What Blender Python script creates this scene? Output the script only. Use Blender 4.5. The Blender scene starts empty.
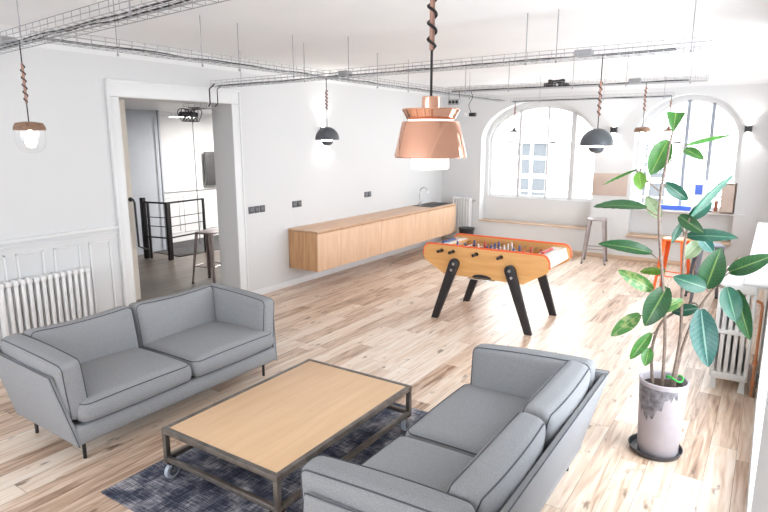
import bpy, bmesh, math, random
from mathutils import Vector, Matrix
R = math.radians
random.seed(7)
scene = bpy.context.scene
COL = scene.collection

# ------------------------------------------------------------------ materials
def nt(name):
    m = bpy.data.materials.new(name); m.use_nodes = True
    t = m.node_tree; b = t.nodes['Principled BSDF']
    return m, t, b

def plain(name, col, rough=.5, metal=0., noise=0., nscale=20, bump=0., bscale=60, spec=.5, stretch=None):
    m, t, b = nt(name)
    b.inputs['Roughness'].default_value = rough
    b.inputs['Metallic'].default_value = metal
    b.inputs['Specular IOR Level'].default_value = spec
    b.inputs['Base Color'].default_value = (*col, 1)
    tc = t.nodes.new('ShaderNodeTexCoord')
    src = tc.outputs['Object']
    if stretch:
        mp = t.nodes.new('ShaderNodeMapping'); mp.inputs['Scale'].default_value = stretch
        t.links.new(src, mp.inputs['Vector']); src = mp.outputs['Vector']
    if noise:
        n = t.nodes.new('ShaderNodeTexNoise'); n.inputs['Scale'].default_value = nscale; n.inputs['Detail'].default_value = 6
        t.links.new(src, n.inputs['Vector'])
        r = t.nodes.new('ShaderNodeMapRange')
        r.inputs['From Min'].default_value = .3; r.inputs['From Max'].default_value = .7
        r.inputs['To Min'].default_value = 1 - noise; r.inputs['To Max'].default_value = 1 + noise
        t.links.new(n.outputs['Fac'], r.inputs['Value'])
        h = t.nodes.new('ShaderNodeVectorMath'); h.operation = 'SCALE'
        h.inputs[0].default_value = col
        t.links.new(r.outputs['Result'], h.inputs['Scale'])
        t.links.new(h.outputs['Vector'], b.inputs['Base Color'])
    if bump:
        n2 = t.nodes.new('ShaderNodeTexNoise'); n2.inputs['Scale'].default_value = bscale; n2.inputs['Detail'].default_value = 3
        t.links.new(src, n2.inputs['Vector'])
        bp = t.nodes.new('ShaderNodeBump'); bp.inputs['Strength'].default_value = bump; bp.inputs['Distance'].default_value = .01
        t.links.new(n2.outputs['Fac'], bp.inputs['Height']); t.links.new(bp.outputs['Normal'], b.inputs['Normal'])
    return m

def wood(name, a, c, rough=.45, axis='X', scale=1.0, dark=None):
    """streaky grain running along one object axis"""
    m, t, b = nt(name); b.inputs['Roughness'].default_value = rough
    tc = t.nodes.new('ShaderNodeTexCoord'); mp = t.nodes.new('ShaderNodeMapping')
    s = {'X': (1.2, 14, 14), 'Y': (14, 1.2, 14), 'Z': (14, 14, 1.2)}[axis]
    mp.inputs['Scale'].default_value = [v * scale for v in s]
    t.links.new(tc.outputs['Object'], mp.inputs['Vector'])
    n = t.nodes.new('ShaderNodeTexNoise'); n.inputs['Scale'].default_value = 2.2; n.inputs['Detail'].default_value = 7; n.inputs['Distortion'].default_value = .6
    t.links.new(mp.outputs['Vector'], n.inputs['Vector'])
    cr = t.nodes.new('ShaderNodeValToRGB')
    cr.color_ramp.elements[0].position = .32; cr.color_ramp.elements[0].color = (*a, 1)
    cr.color_ramp.elements[1].position = .68; cr.color_ramp.elements[1].color = (*c, 1)
    t.links.new(n.outputs['Fac'], cr.inputs['Fac']); t.links.new(cr.outputs['Color'], b.inputs['Base Color'])
    return m

def emit(name, col, s):
    m, t, b = nt(name)
    b.inputs['Base Color'].default_value = (*col, 1)
    b.inputs['Emission Color'].default_value = (*col, 1); b.inputs['Emission Strength'].default_value = s
    return m

def glass(name, tint=(1, 1, 1), refl=.08):
    m = bpy.data.materials.new(name); m.use_nodes = True; t = m.node_tree; t.nodes.clear()
    o = t.nodes.new('ShaderNodeOutputMaterial'); mx = t.nodes.new('ShaderNodeMixShader')
    tr = t.nodes.new('ShaderNodeBsdfTransparent'); tr.inputs['Color'].default_value = (*tint, 1)
    g = t.nodes.new('ShaderNodeBsdfGlossy'); g.inputs['Roughness'].default_value = .02
    lw = t.nodes.new('ShaderNodeLayerWeight'); lw.inputs['Blend'].default_value = .5
    pw = t.nodes.new('ShaderNodeMath'); pw.operation = 'POWER'; pw.inputs[1].default_value = 4
    ma = t.nodes.new('ShaderNodeMath'); ma.operation = 'MULTIPLY_ADD'; ma.inputs[1].default_value = .45; ma.inputs[2].default_value = .035
    t.links.new(lw.outputs['Facing'], pw.inputs[0]); t.links.new(pw.outputs[0], ma.inputs[0])
    t.links.new(ma.outputs[0], mx.inputs['Fac'])
    t.links.new(tr.outputs['BSDF'], mx.inputs[1]); t.links.new(g.outputs['BSDF'], mx.inputs[2])
    t.links.new(mx.outputs['Shader'], o.inputs['Surface'])
    return m

def floor_mat(name, cols, plank=.165, length=1.5, rough=.30, knots=True):
    m, t, b = nt(name)
    N, Lk = t.nodes, t.links
    tc = N.new('ShaderNodeTexCoord'); sp = N.new('ShaderNodeSeparateXYZ'); cb = N.new('ShaderNodeCombineXYZ')
    Lk.new(tc.outputs['Object'], sp.inputs[0]); Lk.new(sp.outputs['Y'], cb.inputs['X']); Lk.new(sp.outputs['X'], cb.inputs['Y'])
    br = N.new('ShaderNodeTexBrick'); br.offset = .37; br.offset_frequency = 2; br.squash_frequency = 3; br.squash = .8
    br.inputs['Scale'].default_value = 1; br.inputs['Brick Width'].default_value = length; br.inputs['Row Height'].default_value = plank
    br.inputs['Mortar Size'].default_value = .0016; br.inputs['Mortar Smooth'].default_value = .2
    br.inputs['Color1'].default_value = (0, 0, 0, 1); br.inputs['Color2'].default_value = (1, 1, 1, 1); br.inputs['Mortar'].default_value = (.5, .5, .5, 1)
    Lk.new(cb.outputs[0], br.inputs['Vector'])
    # grain, different in every plank
    mp = N.new('ShaderNodeMapping'); mp.inputs['Scale'].default_value = (1.3, 16, 1)
    ad = N.new('ShaderNodeVectorMath'); ad.operation = 'MULTIPLY_ADD'; ad.inputs[1].default_value = (7, 13, 5)
    Lk.new(br.outputs['Color'], ad.inputs[0]); Lk.new(cb.outputs[0], ad.inputs[2])
    Lk.new(ad.outputs[0], mp.inputs['Vector'])
    n = N.new('ShaderNodeTexNoise'); n.inputs['Scale'].default_value = 1.6; n.inputs['Detail'].default_value = 8; n.inputs['Distortion'].default_value = .8
    Lk.new(mp.outputs[0], n.inputs['Vector'])
    mixf = N.new('ShaderNodeMath'); mixf.operation = 'MULTIPLY_ADD'; mixf.inputs[1].default_value = .50
    Lk.new(br.outputs['Color'], mixf.inputs[0])
    ng = N.new('ShaderNodeMapRange'); ng.inputs['From Min'].default_value = .25; ng.inputs['From Max'].default_value = .75; ng.inputs['To Min'].default_value = -.08; ng.inputs['To Max'].default_value = .66
    Lk.new(n.outputs['Fac'], ng.inputs['Value']); Lk.new(ng.outputs[0], mixf.inputs[2])
    cr = N.new('ShaderNodeValToRGB'); e = cr.color_ramp.elements
    e[0].position = 0; e[0].color = (*cols[0], 1); e[1].position = 1; e[1].color = (*cols[-1], 1)
    for i, c in enumerate(cols[1:-1]):
        el = e.new((i + 1) / (len(cols) - 1)); el.color = (*c, 1)
    Lk.new(mixf.outputs[0], cr.inputs['Fac'])
    last = cr.outputs['Color']
    if knots:
        mk = N.new('ShaderNodeMapping'); mk.inputs['Scale'].default_value = (2.0, 5.5, 1)
        Lk.new(ad.outputs[0], mk.inputs['Vector'])
        k = N.new('ShaderNodeTexNoise'); k.inputs['Scale'].default_value = 2.4; k.inputs['Detail'].default_value = 3
        Lk.new(mk.outputs[0], k.inputs['Vector'])
        kr = N.new('ShaderNodeMapRange'); kr.inputs['From Min'].default_value = .645; kr.inputs['From Max'].default_value = .735
        kr.inputs['To Max'].default_value = .75
        Lk.new(k.outputs['Fac'], kr.inputs['Value'])
        mx = N.new('ShaderNodeMixRGB'); mx.inputs['Color2'].default_value = (.13, .065, .032, 1)
        Lk.new(kr.outputs[0], mx.inputs['Fac']); Lk.new(last, mx.inputs['Color1']); last = mx.outputs['Color']
    mm = N.new('ShaderNodeMixRGB'); mm.inputs['Color2'].default_value = (.10, .06, .035, 1)
    ml = N.new('ShaderNodeMath'); ml.operation = 'MULTIPLY'; ml.inputs[1].default_value = .7
    Lk.new(br.outputs['Fac'], ml.inputs[0]); Lk.new(ml.outputs[0], mm.inputs['Fac']); Lk.new(last, mm.inputs['Color1'])
    Lk.new(mm.outputs['Color'], b.inputs['Base Color'])
    b.inputs['Roughness'].default_value = rough; b.inputs['Specular IOR Level'].default_value = .6
    bp = N.new('ShaderNodeBump'); bp.inputs['Strength'].default_value = .08
    Lk.new(n.outputs['Fac'], bp.inputs['Height']); Lk.new(bp.outputs['Normal'], b.inputs['Normal'])
    return m

def rug_mat():
    m, t, b = nt('rug_wool'); N, Lk = t.nodes, t.links
    b.inputs['Roughness'].default_value = .95; b.inputs['Specular IOR Level'].default_value = .1
    tc = N.new('ShaderNodeTexCoord')
    fac = []
    for sc in ((6, 150, 1), (150, 6, 1)):
        mp = N.new('ShaderNodeMapping'); mp.inputs['Scale'].default_value = sc; Lk.new(tc.outputs['Object'], mp.inputs['Vector'])
        n = N.new('ShaderNodeTexNoise'); n.inputs['Scale'].default_value = 1; n.inputs['Detail'].default_value = 4; Lk.new(mp.outputs[0], n.inputs['Vector']); fac.append(n)
    big = N.new('ShaderNodeTexNoise'); big.inputs['Scale'].default_value = 3.6; big.inputs['Detail'].default_value = 9; big.inputs['Roughness'].default_value = .72; Lk.new(tc.outputs['Object'], big.inputs['Vector'])
    a = N.new('ShaderNodeMath'); a.operation = 'ADD'; Lk.new(fac[0].outputs['Fac'], a.inputs[0]); Lk.new(fac[1].outputs['Fac'], a.inputs[1])
    a2 = N.new('ShaderNodeMath'); a2.operation = 'MULTIPLY_ADD'; a2.inputs[1].default_value = 2.3; Lk.new(big.outputs['Fac'], a2.inputs[0]); Lk.new(a.outputs[0], a2.inputs[2])
    cr = N.new('ShaderNodeValToRGB'); mr = N.new('ShaderNodeMapRange'); mr.inputs['From Min'].default_value = 1.68; mr.inputs['From Max'].default_value = 2.55
    Lk.new(a2.outputs[0], mr.inputs['Value']); Lk.new(mr.outputs[0], cr.inputs['Fac'])
    e = cr.color_ramp.elements
    e[0].color = (.02, .022, .036, 1); e[1].color = (.46, .44, .45, 1)
    x = e.new(.42); x.color = (.055, .062, .09, 1)
    x = e.new(.66); x.color = (.17, .17, .20, 1)
    Lk.new(cr.outputs['Color'], b.inputs['Base Color'])
    return m

def leaf_mat(name, c, vein, under, blotch=None):
    m, t, b = nt(name); N, Lk = t.nodes, t.links
    b.inputs['Roughness'].default_value = .28
    uv = N.new('ShaderNodeUVMap'); sp = N.new('ShaderNodeSeparateXYZ'); Lk.new(uv.outputs[0], sp.inputs[0])
    ab = N.new('ShaderNodeMath'); ab.operation = 'ABSOLUTE'; Lk.new(sp.outputs['Y'], ab.inputs[0])
    # midrib
    mid = N.new('ShaderNodeMapRange'); mid.inputs['From Min'].default_value = .09; mid.inputs['From Max'].default_value = .03; mid.inputs['To Max'].default_value = .7
    Lk.new(ab.outputs[0], mid.inputs['Value'])
    # side veins slanting to the tip
    sl = N.new('ShaderNodeMath'); sl.operation = 'MULTIPLY_ADD'; sl.inputs[1].default_value = -.16; Lk.new(ab.outputs[0], sl.inputs[0]); Lk.new(sp.outputs['X'], sl.inputs[2])
    w = N.new('ShaderNodeMath'); w.operation = 'MULTIPLY'; w.inputs[1].default_value = 70; Lk.new(sl.outputs[0], w.inputs[0])
    sn = N.new('ShaderNodeMath'); sn.operation = 'SINE'; Lk.new(w.outputs[0], sn.inputs[0])
    vr = N.new('ShaderNodeMapRange'); vr.inputs['From Min'].default_value = .55; vr.inputs['From Max'].default_value = 1; vr.inputs['To Max'].default_value = .10
    Lk.new(sn.outputs[0], vr.inputs['Value'])
    mx = N.new('ShaderNodeMath'); mx.operation = 'MAXIMUM'; Lk.new(mid.outputs[0], mx.inputs[0]); Lk.new(vr.outputs[0], mx.inputs[1])
    base = N.new('ShaderNodeMixRGB'); base.inputs['Color1'].default_value = (*c, 1); base.inputs['Color2'].default_value = (*(blotch or [v * 1.25 for v in c]), 1)
    tc = N.new('ShaderNodeTexCoord'); nz = N.new('ShaderNodeTexNoise'); nz.inputs['Scale'].default_value = 28; Lk.new(tc.outputs['Object'], nz.inputs['Vector'])
    nr = N.new('ShaderNodeMapRange'); nr.inputs['From Min'].default_value = .48; nr.inputs['From Max'].default_value = .62; Lk.new(nz.outputs['Fac'], nr.inputs['Value'])
    Lk.new(nr.outputs[0], base.inputs['Fac'])
    m1 = N.new('ShaderNodeMixRGB'); m1.inputs['Color2'].default_value = (*vein, 1); Lk.new(mx.outputs[0], m1.inputs['Fac']); Lk.new(base.outputs[0], m1.inputs['Color1'])
    # the underside of the blade is paler
    ge = N.new('ShaderNodeNewGeometry'); m2 = N.new('ShaderNodeMixRGB'); m2.inputs['Color2'].default_value = (*under, 1)
    Lk.new(ge.outputs['Backfacing'], m2.inputs['Fac']); Lk.new(m1.outputs[0], m2.inputs['Color1'])
    Lk.new(m2.outputs[0], b.inputs['Base Color'])
    bp = N.new('ShaderNodeBump'); bp.inputs['Strength'].default_value = .25; bp.inputs['Distance'].default_value = .004
    Lk.new(mx.outputs[0], bp.inputs['Height']); Lk.new(bp.outputs['Normal'], b.inputs['Normal'])
    return m

M = {}
M['wall'] = plain('wall_paint', (.63, .635, .64), .6, bump=.03, bscale=120)
M['ceiling'] = plain('ceiling_paint', (.80, .815, .83), .75, noise=.03, nscale=.8)
M['trim'] = plain('trim_paint', (.70, .705, .71), .45)
M['floor'] = floor_mat('oak_planks', [(.17, .095, .058), (.46, .305, .21), (.67, .505, .385), (.78, .645, .53), (.83, .74, .65)])
M['floor2'] = floor_mat('old_planks', [(.055, .042, .034), (.095, .075, .06), (.14, .115, .095)], .14, 1.4, .4, False)
M['oak_edge'] = wood('oak_edging', (.50, .36, .25), (.62, .46, .34), .5, 'X')
M['frame_grey'] = plain('window_frame_grey', (.30, .33, .39), .5)
M['frame_white'] = plain('window_frame_white', (.56, .56, .57), .5)
M['glass'] = glass('clear_glass')
M['fabric'] = plain('grey_wool_fabric', (.30, .306, .32), .95, noise=.22, nscale=260, bump=.35, bscale=420, spec=.15)
M['piping'] = plain('dark_piping', (.10, .105, .12), .8, spec=.2)
M['black_metal'] = plain('black_metal', (.012, .012, .014), .42)
M['black_paint'] = plain('black_painted_wood', (.018, .016, .018), .45, noise=.2, nscale=30)
M['raw_steel'] = plain('raw_steel', (.17, .15, .135), .36, metal=.55, noise=.3, nscale=14)
M['steel_bright'] = plain('bright_steel', (.62, .62, .63), .25, metal=1)
M['zinc'] = plain('zinc_wire', (.34, .34, .35), .45, metal=.5)
M['cable'] = plain('black_cable', (.012, .012, .013), .6)
M['table_top'] = wood('birch_ply', (.66, .43, .25), (.72, .49, .30), .42, 'Y', .55)
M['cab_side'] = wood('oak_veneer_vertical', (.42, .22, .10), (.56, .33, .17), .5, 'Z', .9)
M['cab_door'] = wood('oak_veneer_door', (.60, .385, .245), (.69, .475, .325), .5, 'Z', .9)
M['cab_top'] = wood('oak_worktop', (.52, .33, .215), (.63, .43, .30), .45, 'Y', .8)
M['fb_wood'] = wood('beech_panel', (.66, .33, .11), (.76, .42, .165), .35, 'X', .6)
M['fb_red'] = plain('red_orange_edge', (.80, .13, .035), .35)
M['fb_white'] = plain('cream_laminate', (.66, .60, .54), .4)
M['fb_pitch'] = plain('pitch_board', (.46, .25, .10), .5, noise=.1, nscale=8)
M['copper'] = plain('polished_copper', (.95, .53, .38), .07, metal=1, noise=.04, nscale=5)
M['copper_pipe'] = plain('copper_pipe', (.56, .24, .12), .35, metal=.8)
M['dark_shade'] = plain('charcoal_lacquer', (.075, .08, .09), .35)
M['cap_wood'] = wood('walnut_cap', (.16, .085, .05), (.26, .15, .095), .45, 'X', 2)
M['stick'] = wood('pink_stick', (.36, .19, .15), (.44, .25, .20), .5, 'Z', 3)
M['bulb'] = emit('lit_bulb', (1, .94, .86), 30)
M['opal'] = emit('lit_opal_glass', (1, .96, .9), 1.3)
M['radiator'] = plain('radiator_enamel', (.74, .74, .74), .35)
M['socket'] = plain('anthracite_plastic', (.075, .075, .085), .45)
M['socket_face'] = plain('anthracite_insert', (.14, .14, .15), .4)
M['gunmetal'] = plain('gunmetal_sheet', (.36, .31, .31), .38, metal=.7, noise=.2, nscale=9)
M['grey_sheet'] = plain('slate_grey_sheet', (.17, .17, .20), .45, metal=.2)
M['orange_sheet'] = plain('orange_sheet', (.85, .16, .02), .35)
M['pot'] = plain('lilac_grey_pot', (.43, .395, .425), .55, noise=.05, nscale=12)
M['pot_mark'] = plain('dark_glaze_stain', (.20, .19, .21), .55, noise=.55, nscale=26)
M['saucer'] = plain('dark_plastic_saucer', (.05, .05, .06), .35)
M['soil'] = plain('potting_soil', (.05, .032, .022), .95, noise=.7, nscale=60, bump=1, bscale=70)
M['stem'] = plain('stem_bark', (.21, .155, .125), .8, noise=.3, nscale=60)
M['green_tie'] = plain('green_wire', (.03, .42, .06), .5)
M['rug'] = rug_mat()
M['grey_paint'] = plain('blue_grey_paint', (.46, .50, .56), .6)
M['beige_paint'] = plain('beige_paint', (.78, .71, .62), .6)
M['dark_floor'] = plain('dark_carpet', (.045, .045, .045), .95, noise=.4, nscale=40)
M['board'] = plain('kraft_board', (.50, .40, .345), .8, noise=.06, nscale=6)
M['white_plastic'] = plain('white_plastic', (.78, .78, .78), .4)
M['device'] = plain('light_grey_plastic', (.30, .30, .31), .5)
M['blue'] = plain('blue_card', (.06, .14, .62), .5)
M['card_white'] = plain('white_card', (.8, .8, .78), .6)
M['mahogany'] = wood('mahogany', (.20, .05, .025), (.33, .10, .05), .45, 'Z', 2)
M['facade'] = plain('limestone', (.80, .79, .76), .85, noise=.03, nscale=1)
M['facade_line'] = plain('limestone_moulding', (.62, .61, .59), .85)
M['pane'] = plain('dark_pane', (.075, .08, .085), .5, spec=.15)
M['shutter'] = plain('grey_shutter', (.60, .60, .60), .6)
M['sink'] = plain('black_composite', (.015, .015, .016), .4)
M['player_a'] = plain('blue_figure', (.05, .09, .25), .35)
M['player_b'] = plain('white_figure', (.72, .66, .63), .35)
M['player_c'] = plain('red_figure', (.55, .06, .05), .35)
M['rubber'] = plain('black_rubber', (.015, .015, .016), .6)
M['wheel'] = plain('pale_wheel', (.40, .45, .52), .45)
LEAFM = {
 'g': leaf_mat('leaf_green', (.045, .17, .03), (.30, .42, .12), (.20, .32, .13)),
 'd': leaf_mat('leaf_dark', (.014, .07, .022), (.20, .30, .09), (.13, .22, .10)),
 't': leaf_mat('leaf_teal', (.016, .09, .058), (.20, .34, .22), (.24, .36, .26)),
 'b': leaf_mat('leaf_bluish', (.018, .095, .08), (.30, .45, .38), (.28, .40, .34)),
 'p': leaf_mat('leaf_pale', (.32, .40, .25), (.55, .60, .42), (.36, .44, .30), (.22, .33, .16)),
 'y': leaf_mat('leaf_young', (.12, .28, .035), (.30, .45, .12), (.22, .36, .10)),
 'v': leaf_mat('leaf_variegated', (.055, .18, .04), (.30, .38, .14), (.22, .30, .12), (.22, .28, .10)),
}

# ------------------------------------------------------------------ mesh building
def puff(q, h, axis, bulge):
    o = [i for i in range(3) if i != axis]
    k = (1 - (q[o[0]]/h[o[0]])**2) * (1 - (q[o[1]]/h[o[1]])**2)
    q[axis] += math.copysign(bulge * max(k, 0) ** .7, q[axis]) * min(1, abs(q[axis]) / (h[axis]*.5))
    return q
class MB:
    def __init__(s): s.bm = bmesh.new()
    def add(s, vs, fs):
        v = [s.bm.verts.new(p) for p in vs]
        out = []
        for f in fs:
            try: out.append(s.bm.faces.new([v[i] for i in f]))
            except ValueError: pass
        return v
    def box(s, c, d, bev=0, rot=None, seg=2):
        b = bmesh.new(); bmesh.ops.create_cube(b, size=1)
        for v in b.verts: v.co = Vector((v.co.x * d[0], v.co.y * d[1], v.co.z * d[2]))
        if bev: bmesh.ops.bevel(b, geom=list(b.edges), offset=min(bev, min(d) * .45), segments=seg, affect='EDGES', profile=.5)
        mt = Matrix.Translation(c) @ (rot.to_4x4() if rot else Matrix.Identity(4))
        return s.merge(b, mt)
    def bx(s, x0, x1, y0, y1, z0, z1, bev=0, seg=2):
        return s.box(((x0+x1)/2, (y0+y1)/2, (z0+z1)/2), (abs(x1-x0), abs(y1-y0), abs(z1-z0)), bev, None, seg)
    def merge(s, b, mt=None):
        if mt is not None: bmesh.ops.transform(b, matrix=mt, verts=list(b.verts))
        b.verts.index_update()
        vs = [s.bm.verts.new(v.co) for v in b.verts]
        for f in b.faces:
            try: s.bm.faces.new([vs[v.index] for v in f.verts])
            except ValueError: pass
        b.free(); return vs
    def tube(s, pts, r, seg=8, closed=False, caps=True):
        pts = [Vector(p) for p in pts]; n = len(pts)
        rs = r if isinstance(r, (list, tuple)) else [r] * n
        rings = []; prev = None
        for i, p in enumerate(pts):
            if closed: d = pts[(i + 1) % n] - pts[i - 1]
            else: d = pts[min(i + 1, n - 1)] - pts[max(i - 1, 0)]
            if d.length < 1e-9: d = Vector((0, 0, 1))
            d.normalize()
            if prev is None:
                a = Vector((0, 0, 1)) if abs(d.z) < .9 else Vector((1, 0, 0))
                u = d.cross(a).normalized()
            else:
                u = prev - d * prev.dot(d)
                u = u.normalized() if u.length > 1e-6 else d.orthogonal().normalized()
            prev = u; w = d.cross(u)
            off = math.pi / seg if seg == 4 else 0
            rings.append([s.bm.verts.new(p + (u * math.cos(off + 2*math.pi*k/seg) + w * math.sin(off + 2*math.pi*k/seg)) * rs[i]) for k in range(seg)])
        m = n if closed else n - 1
        for i in range(m):
            a, b = rings[i], rings[(i + 1) % n]
            for k in range(seg):
                s.bm.faces.new((a[k], a[(k+1) % seg], b[(k+1) % seg], b[k]))
        if caps and not closed and seg > 2:
            s.bm.faces.new(rings[0][::-1]); s.bm.faces.new(rings[-1])
    def lathe(s, prof, c=(0, 0, 0), seg=32, rot=None):
        b = bmesh.new(); rings = []
        for r, z in prof:
            if r < 1e-5: rings.append([b.verts.new((0, 0, z))])
            else: rings.append([b.verts.new((r*math.cos(2*math.pi*k/seg), r*math.sin(2*math.pi*k/seg), z)) for k in range(seg)])
        for a, d in zip(rings, rings[1:]):
            if len(a) == 1 and len(d) == 1: continue
            for k in range(seg):
                k2 = (k + 1) % seg
                if len(a) == 1: b.faces.new((a[0], d[k], d[k2]))
                elif len(d) == 1: b.faces.new((a[k], d[0], a[k2]))
                else: b.faces.new((a[k], d[k], d[k2], a[k2]))
        bmesh.ops.recalc_face_normals(b, faces=list(b.faces))
        s.merge(b, Matrix.Translation(c) @ (rot.to_4x4() if rot else Matrix.Identity(4)))
    def prism(s, poly, axis, a0, a1, bev=0):
        def P(p, a):
            if axis == 'X': return (a, p[0], p[1])
            if axis == 'Y': return (p[0], a, p[1])
            return (p[0], p[1], a)
        b = bmesh.new()
        v0 = [b.verts.new(P(p, a0)) for p in poly]; v1 = [b.verts.new(P(p, a1)) for p in poly]; n = len(poly)
        b.faces.new(v0); b.faces.new(v1[::-1])
        for i in range(n): b.faces.new((v0[i], v1[i], v1[(i+1) % n], v0[(i+1) % n]))
        bmesh.ops.recalc_face_normals(b, faces=list(b.faces))
        if bev:
            bmesh.ops.bevel(b, geom=list(b.edges), offset=bev, segments=2, affect='EDGES', profile=.5)
        s.merge(b)
    def hexa(s, v, bev=0):
        """8 points: bottom ring of four, top ring of four"""
        b = bmesh.new(); q = [b.verts.new(p) for p in v]
        for f in ((3, 2, 1, 0), (4, 5, 6, 7), (0, 1, 5, 4), (1, 2, 6, 5), (2, 3, 7, 6), (3, 0, 4, 7)): b.faces.new([q[i] for i in f])
        bmesh.ops.recalc_face_normals(b, faces=list(b.faces))
        if bev: bmesh.ops.bevel(b, geom=list(b.edges), offset=bev, segments=2, affect='EDGES', profile=.5)
        s.merge(b)
    def cushion(s, c, d, r, bulge, axis, rot=None, fn=None, cuts=23):
        """soft cushion: rounded box, puffed along its thin axis"""
        b = bmesh.new(); bmesh.ops.create_cube(b, size=2)
        bmesh.ops.subdivide_edges(b, edges=list(b.edges), cuts=cuts, use_grid_fill=True)
        h = Vector(d) / 2
        for v in b.verts:
            p = Vector((math.copysign(abs(v.co.x) ** .75, v.co.x), math.copysign(abs(v.co.y) ** .75, v.co.y), math.copysign(abs(v.co.z) ** .75, v.co.z)))
            q = Vector((p.x*h.x, p.y*h.y, p.z*h.z))
            rr = min(r, min(h) * .98)
            inner = Vector([max(-(h[i]-rr), min(h[i]-rr, q[i])) for i in range(3)])
            dv = q - inner
            if dv.length > 1e-7: q = inner + dv.normalized() * rr
            v.co = puff(q, h, axis, bulge)
            if fn: v.co = fn(v.co.copy())
        s.merge(b, Matrix.Translation(c) @ (rot.to_4x4() if rot else Matrix.Identity(4)))
    def build(s, name, mat, parent=None, loc=(0, 0, 0), rz=0, ang=.6):
        me = bpy.data.meshes.new(name)
        s.bm.normal_update(); s.bm.to_mesh(me); s.bm.free()
        me.materials.append(M[mat] if isinstance(mat, str) else mat)
        me.shade_smooth(); me.set_sharp_from_angle(angle=ang)
        o = bpy.data.objects.new(name, me); COL.objects.link(o)
        o.location = loc; o.rotation_euler = (0, 0, rz)
        if parent: o.parent = parent
        return o

def tag(o, label, cat, group=None, kind=None):
    o['label'] = label; o['category'] = cat
    if group: o['group'] = group
    if kind: o['kind'] = kind
    return o
def thing(name, label, cat, loc=(0, 0, 0), rz=0, group=None):
    o = bpy.data.objects.new(name, None); COL.objects.link(o); o.empty_display_size = .1
    o.location = loc; o.rotation_euler = (0, 0, rz)
    return tag(o, label, cat, group)
def structure(o): o['kind'] = 'structure'; return o
def dup(o, loc, rz=None, label=None):
    def rec(a, par):
        c = a.copy(); COL.objects.link(c)
        if par: c.parent = par
        for ch in [x for x in bpy.data.objects if x.parent == a]: rec(ch, c)
        return c
    c = rec(o, None); c.location = loc
    if rz is not None: c.rotation_euler = (0, 0, rz)
    if label: c['label'] = label
    return c
SKY, EXPO = 10.8, 0.0

# ------------------------------------------------------------------ the setting
def arch_z(u, op):
    ua, ub, sill, spring, top = op
    c, a = (ua + ub) / 2, (ub - ua) / 2
    return spring + (top - spring) * math.sqrt(max(0, 1 - ((u - c) / a) ** 2))
def arch_us(op, n=64):
    ua, ub = op[:2]
    if op[3] == op[4]: return [ua, ub]
    c, a = (ua + ub) / 2, (ub - ua) / 2
    return [c - a * math.cos(math.pi * i / n) for i in range(n + 1)]
def arch_wall(name, u0, u1, z0, z1, d0, d1, ops, mp, mat='wall', back=True):
    """wall slab along u with arched openings (ua, ub, sill, spring, top); mp maps (u, depth, z) to the room"""
    us = {u0, u1}
    for op in ops: us |= set(arch_us(op))
    us = sorted({round(u, 4) for u in us}); m = MB(); bm = m.bm
    def quad(*p): bm.faces.new([bm.verts.new(mp(*q)) for q in p])
    for a, b in zip(us, us[1:]):
        mid = (a + b) / 2; op = next((o for o in ops if o[0] < mid < o[1]), None)
        if op is None: spans = [(z0, z0, z1, z1)]
        else:
            spans = [(arch_z(a, op), arch_z(b, op), z1, z1)]
            quad((a, d0, spans[0][0]), (a, d1, spans[0][0]), (b, d1, spans[0][1]), (b, d0, spans[0][1]))
            if op[2] > z0:
                spans.append((z0, z0, op[2], op[2]))
                quad((a, d0, op[2]), (b, d0, op[2]), (b, d1, op[2]), (a, d1, op[2]))
        for za, zb, ya, yb in spans:
            quad((a, d0, za), (b, d0, zb), (b, d0, yb), (a, d0, ya))
            if back: quad((a, d1, za), (a, d1, ya), (b, d1, yb), (b, d1, zb))
    for op in ops:
        for u in op[:2]: quad((u, d0, op[2]), (u, d1, op[2]), (u, d1, op[3]), (u, d0, op[3]))
    bmesh.ops.remove_doubles(bm, verts=list(bm.verts), dist=1e-5)
    bmesh.ops.recalc_face_normals(bm, faces=list(bm.faces))
    o = m.build(name, mat); o.data.shade_flat(); return structure(o)
def outline(op, t=0, n=28):
    ua, ub, sill, spring, top = op
    c, a = (ua + ub) / 2, (ub - ua) / 2 - t
    pts = [(c - a, sill + t)]
    for i in range(n + 1):
        th = math.pi * (1 - i / n); pts.append((c + a * math.cos(th), spring + (top - spring - t) * math.sin(th)))
    pts.append((c + a, sill + t)); return pts
def window(idx, op, d, mp, mull, bars=(), t=.05, mw=.045):
    """arched window: frame, mullions and one pane of glass"""
    name = 'window_%d' % idx
    o, i = outline(op), outline(op, t); n = len(o)
    m = MB(); V = [[m.bm.verts.new(mp(p[0], dd, p[1])) for p in pts] for pts in (o, i) for dd in (d - .03, d + .04)]
    for k in range(n):
        k2 = (k + 1) % n
        for a, b in ((0, 1), (1, 3), (3, 2), (2, 0)): m.bm.faces.new((V[a][k], V[a][k2], V[b][k2], V[b][k]))
    bmesh.ops.recalc_face_normals(m.bm, faces=list(m.bm.faces))
    root = structure(m.build(name, 'trim', ang=.5))
    for u, w in mull:
        q = MB(); zt = arch_z(u, op) - .02
        ps = [mp(u - w/2, d - .035, op[2]), mp(u + w/2, d - .035, op[2]), mp(u + w/2, d + .035, op[2]), mp(u - w/2, d + .035, op[2])]
        q.hexa(ps + [Vector(p) + Vector((0, 0, zt - op[2])) for p in ps]); q.build('mullion', 'frame_grey' if idx == 2 else 'frame_white', root)
    g = MB(); pts = outline(op, t * .5)
    f = g.bm.faces.new([g.bm.verts.new(mp(p[0], d + .01, p[1])) for p in pts])
    g.build('glass_pane', 'glass', root)
    return root

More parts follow.
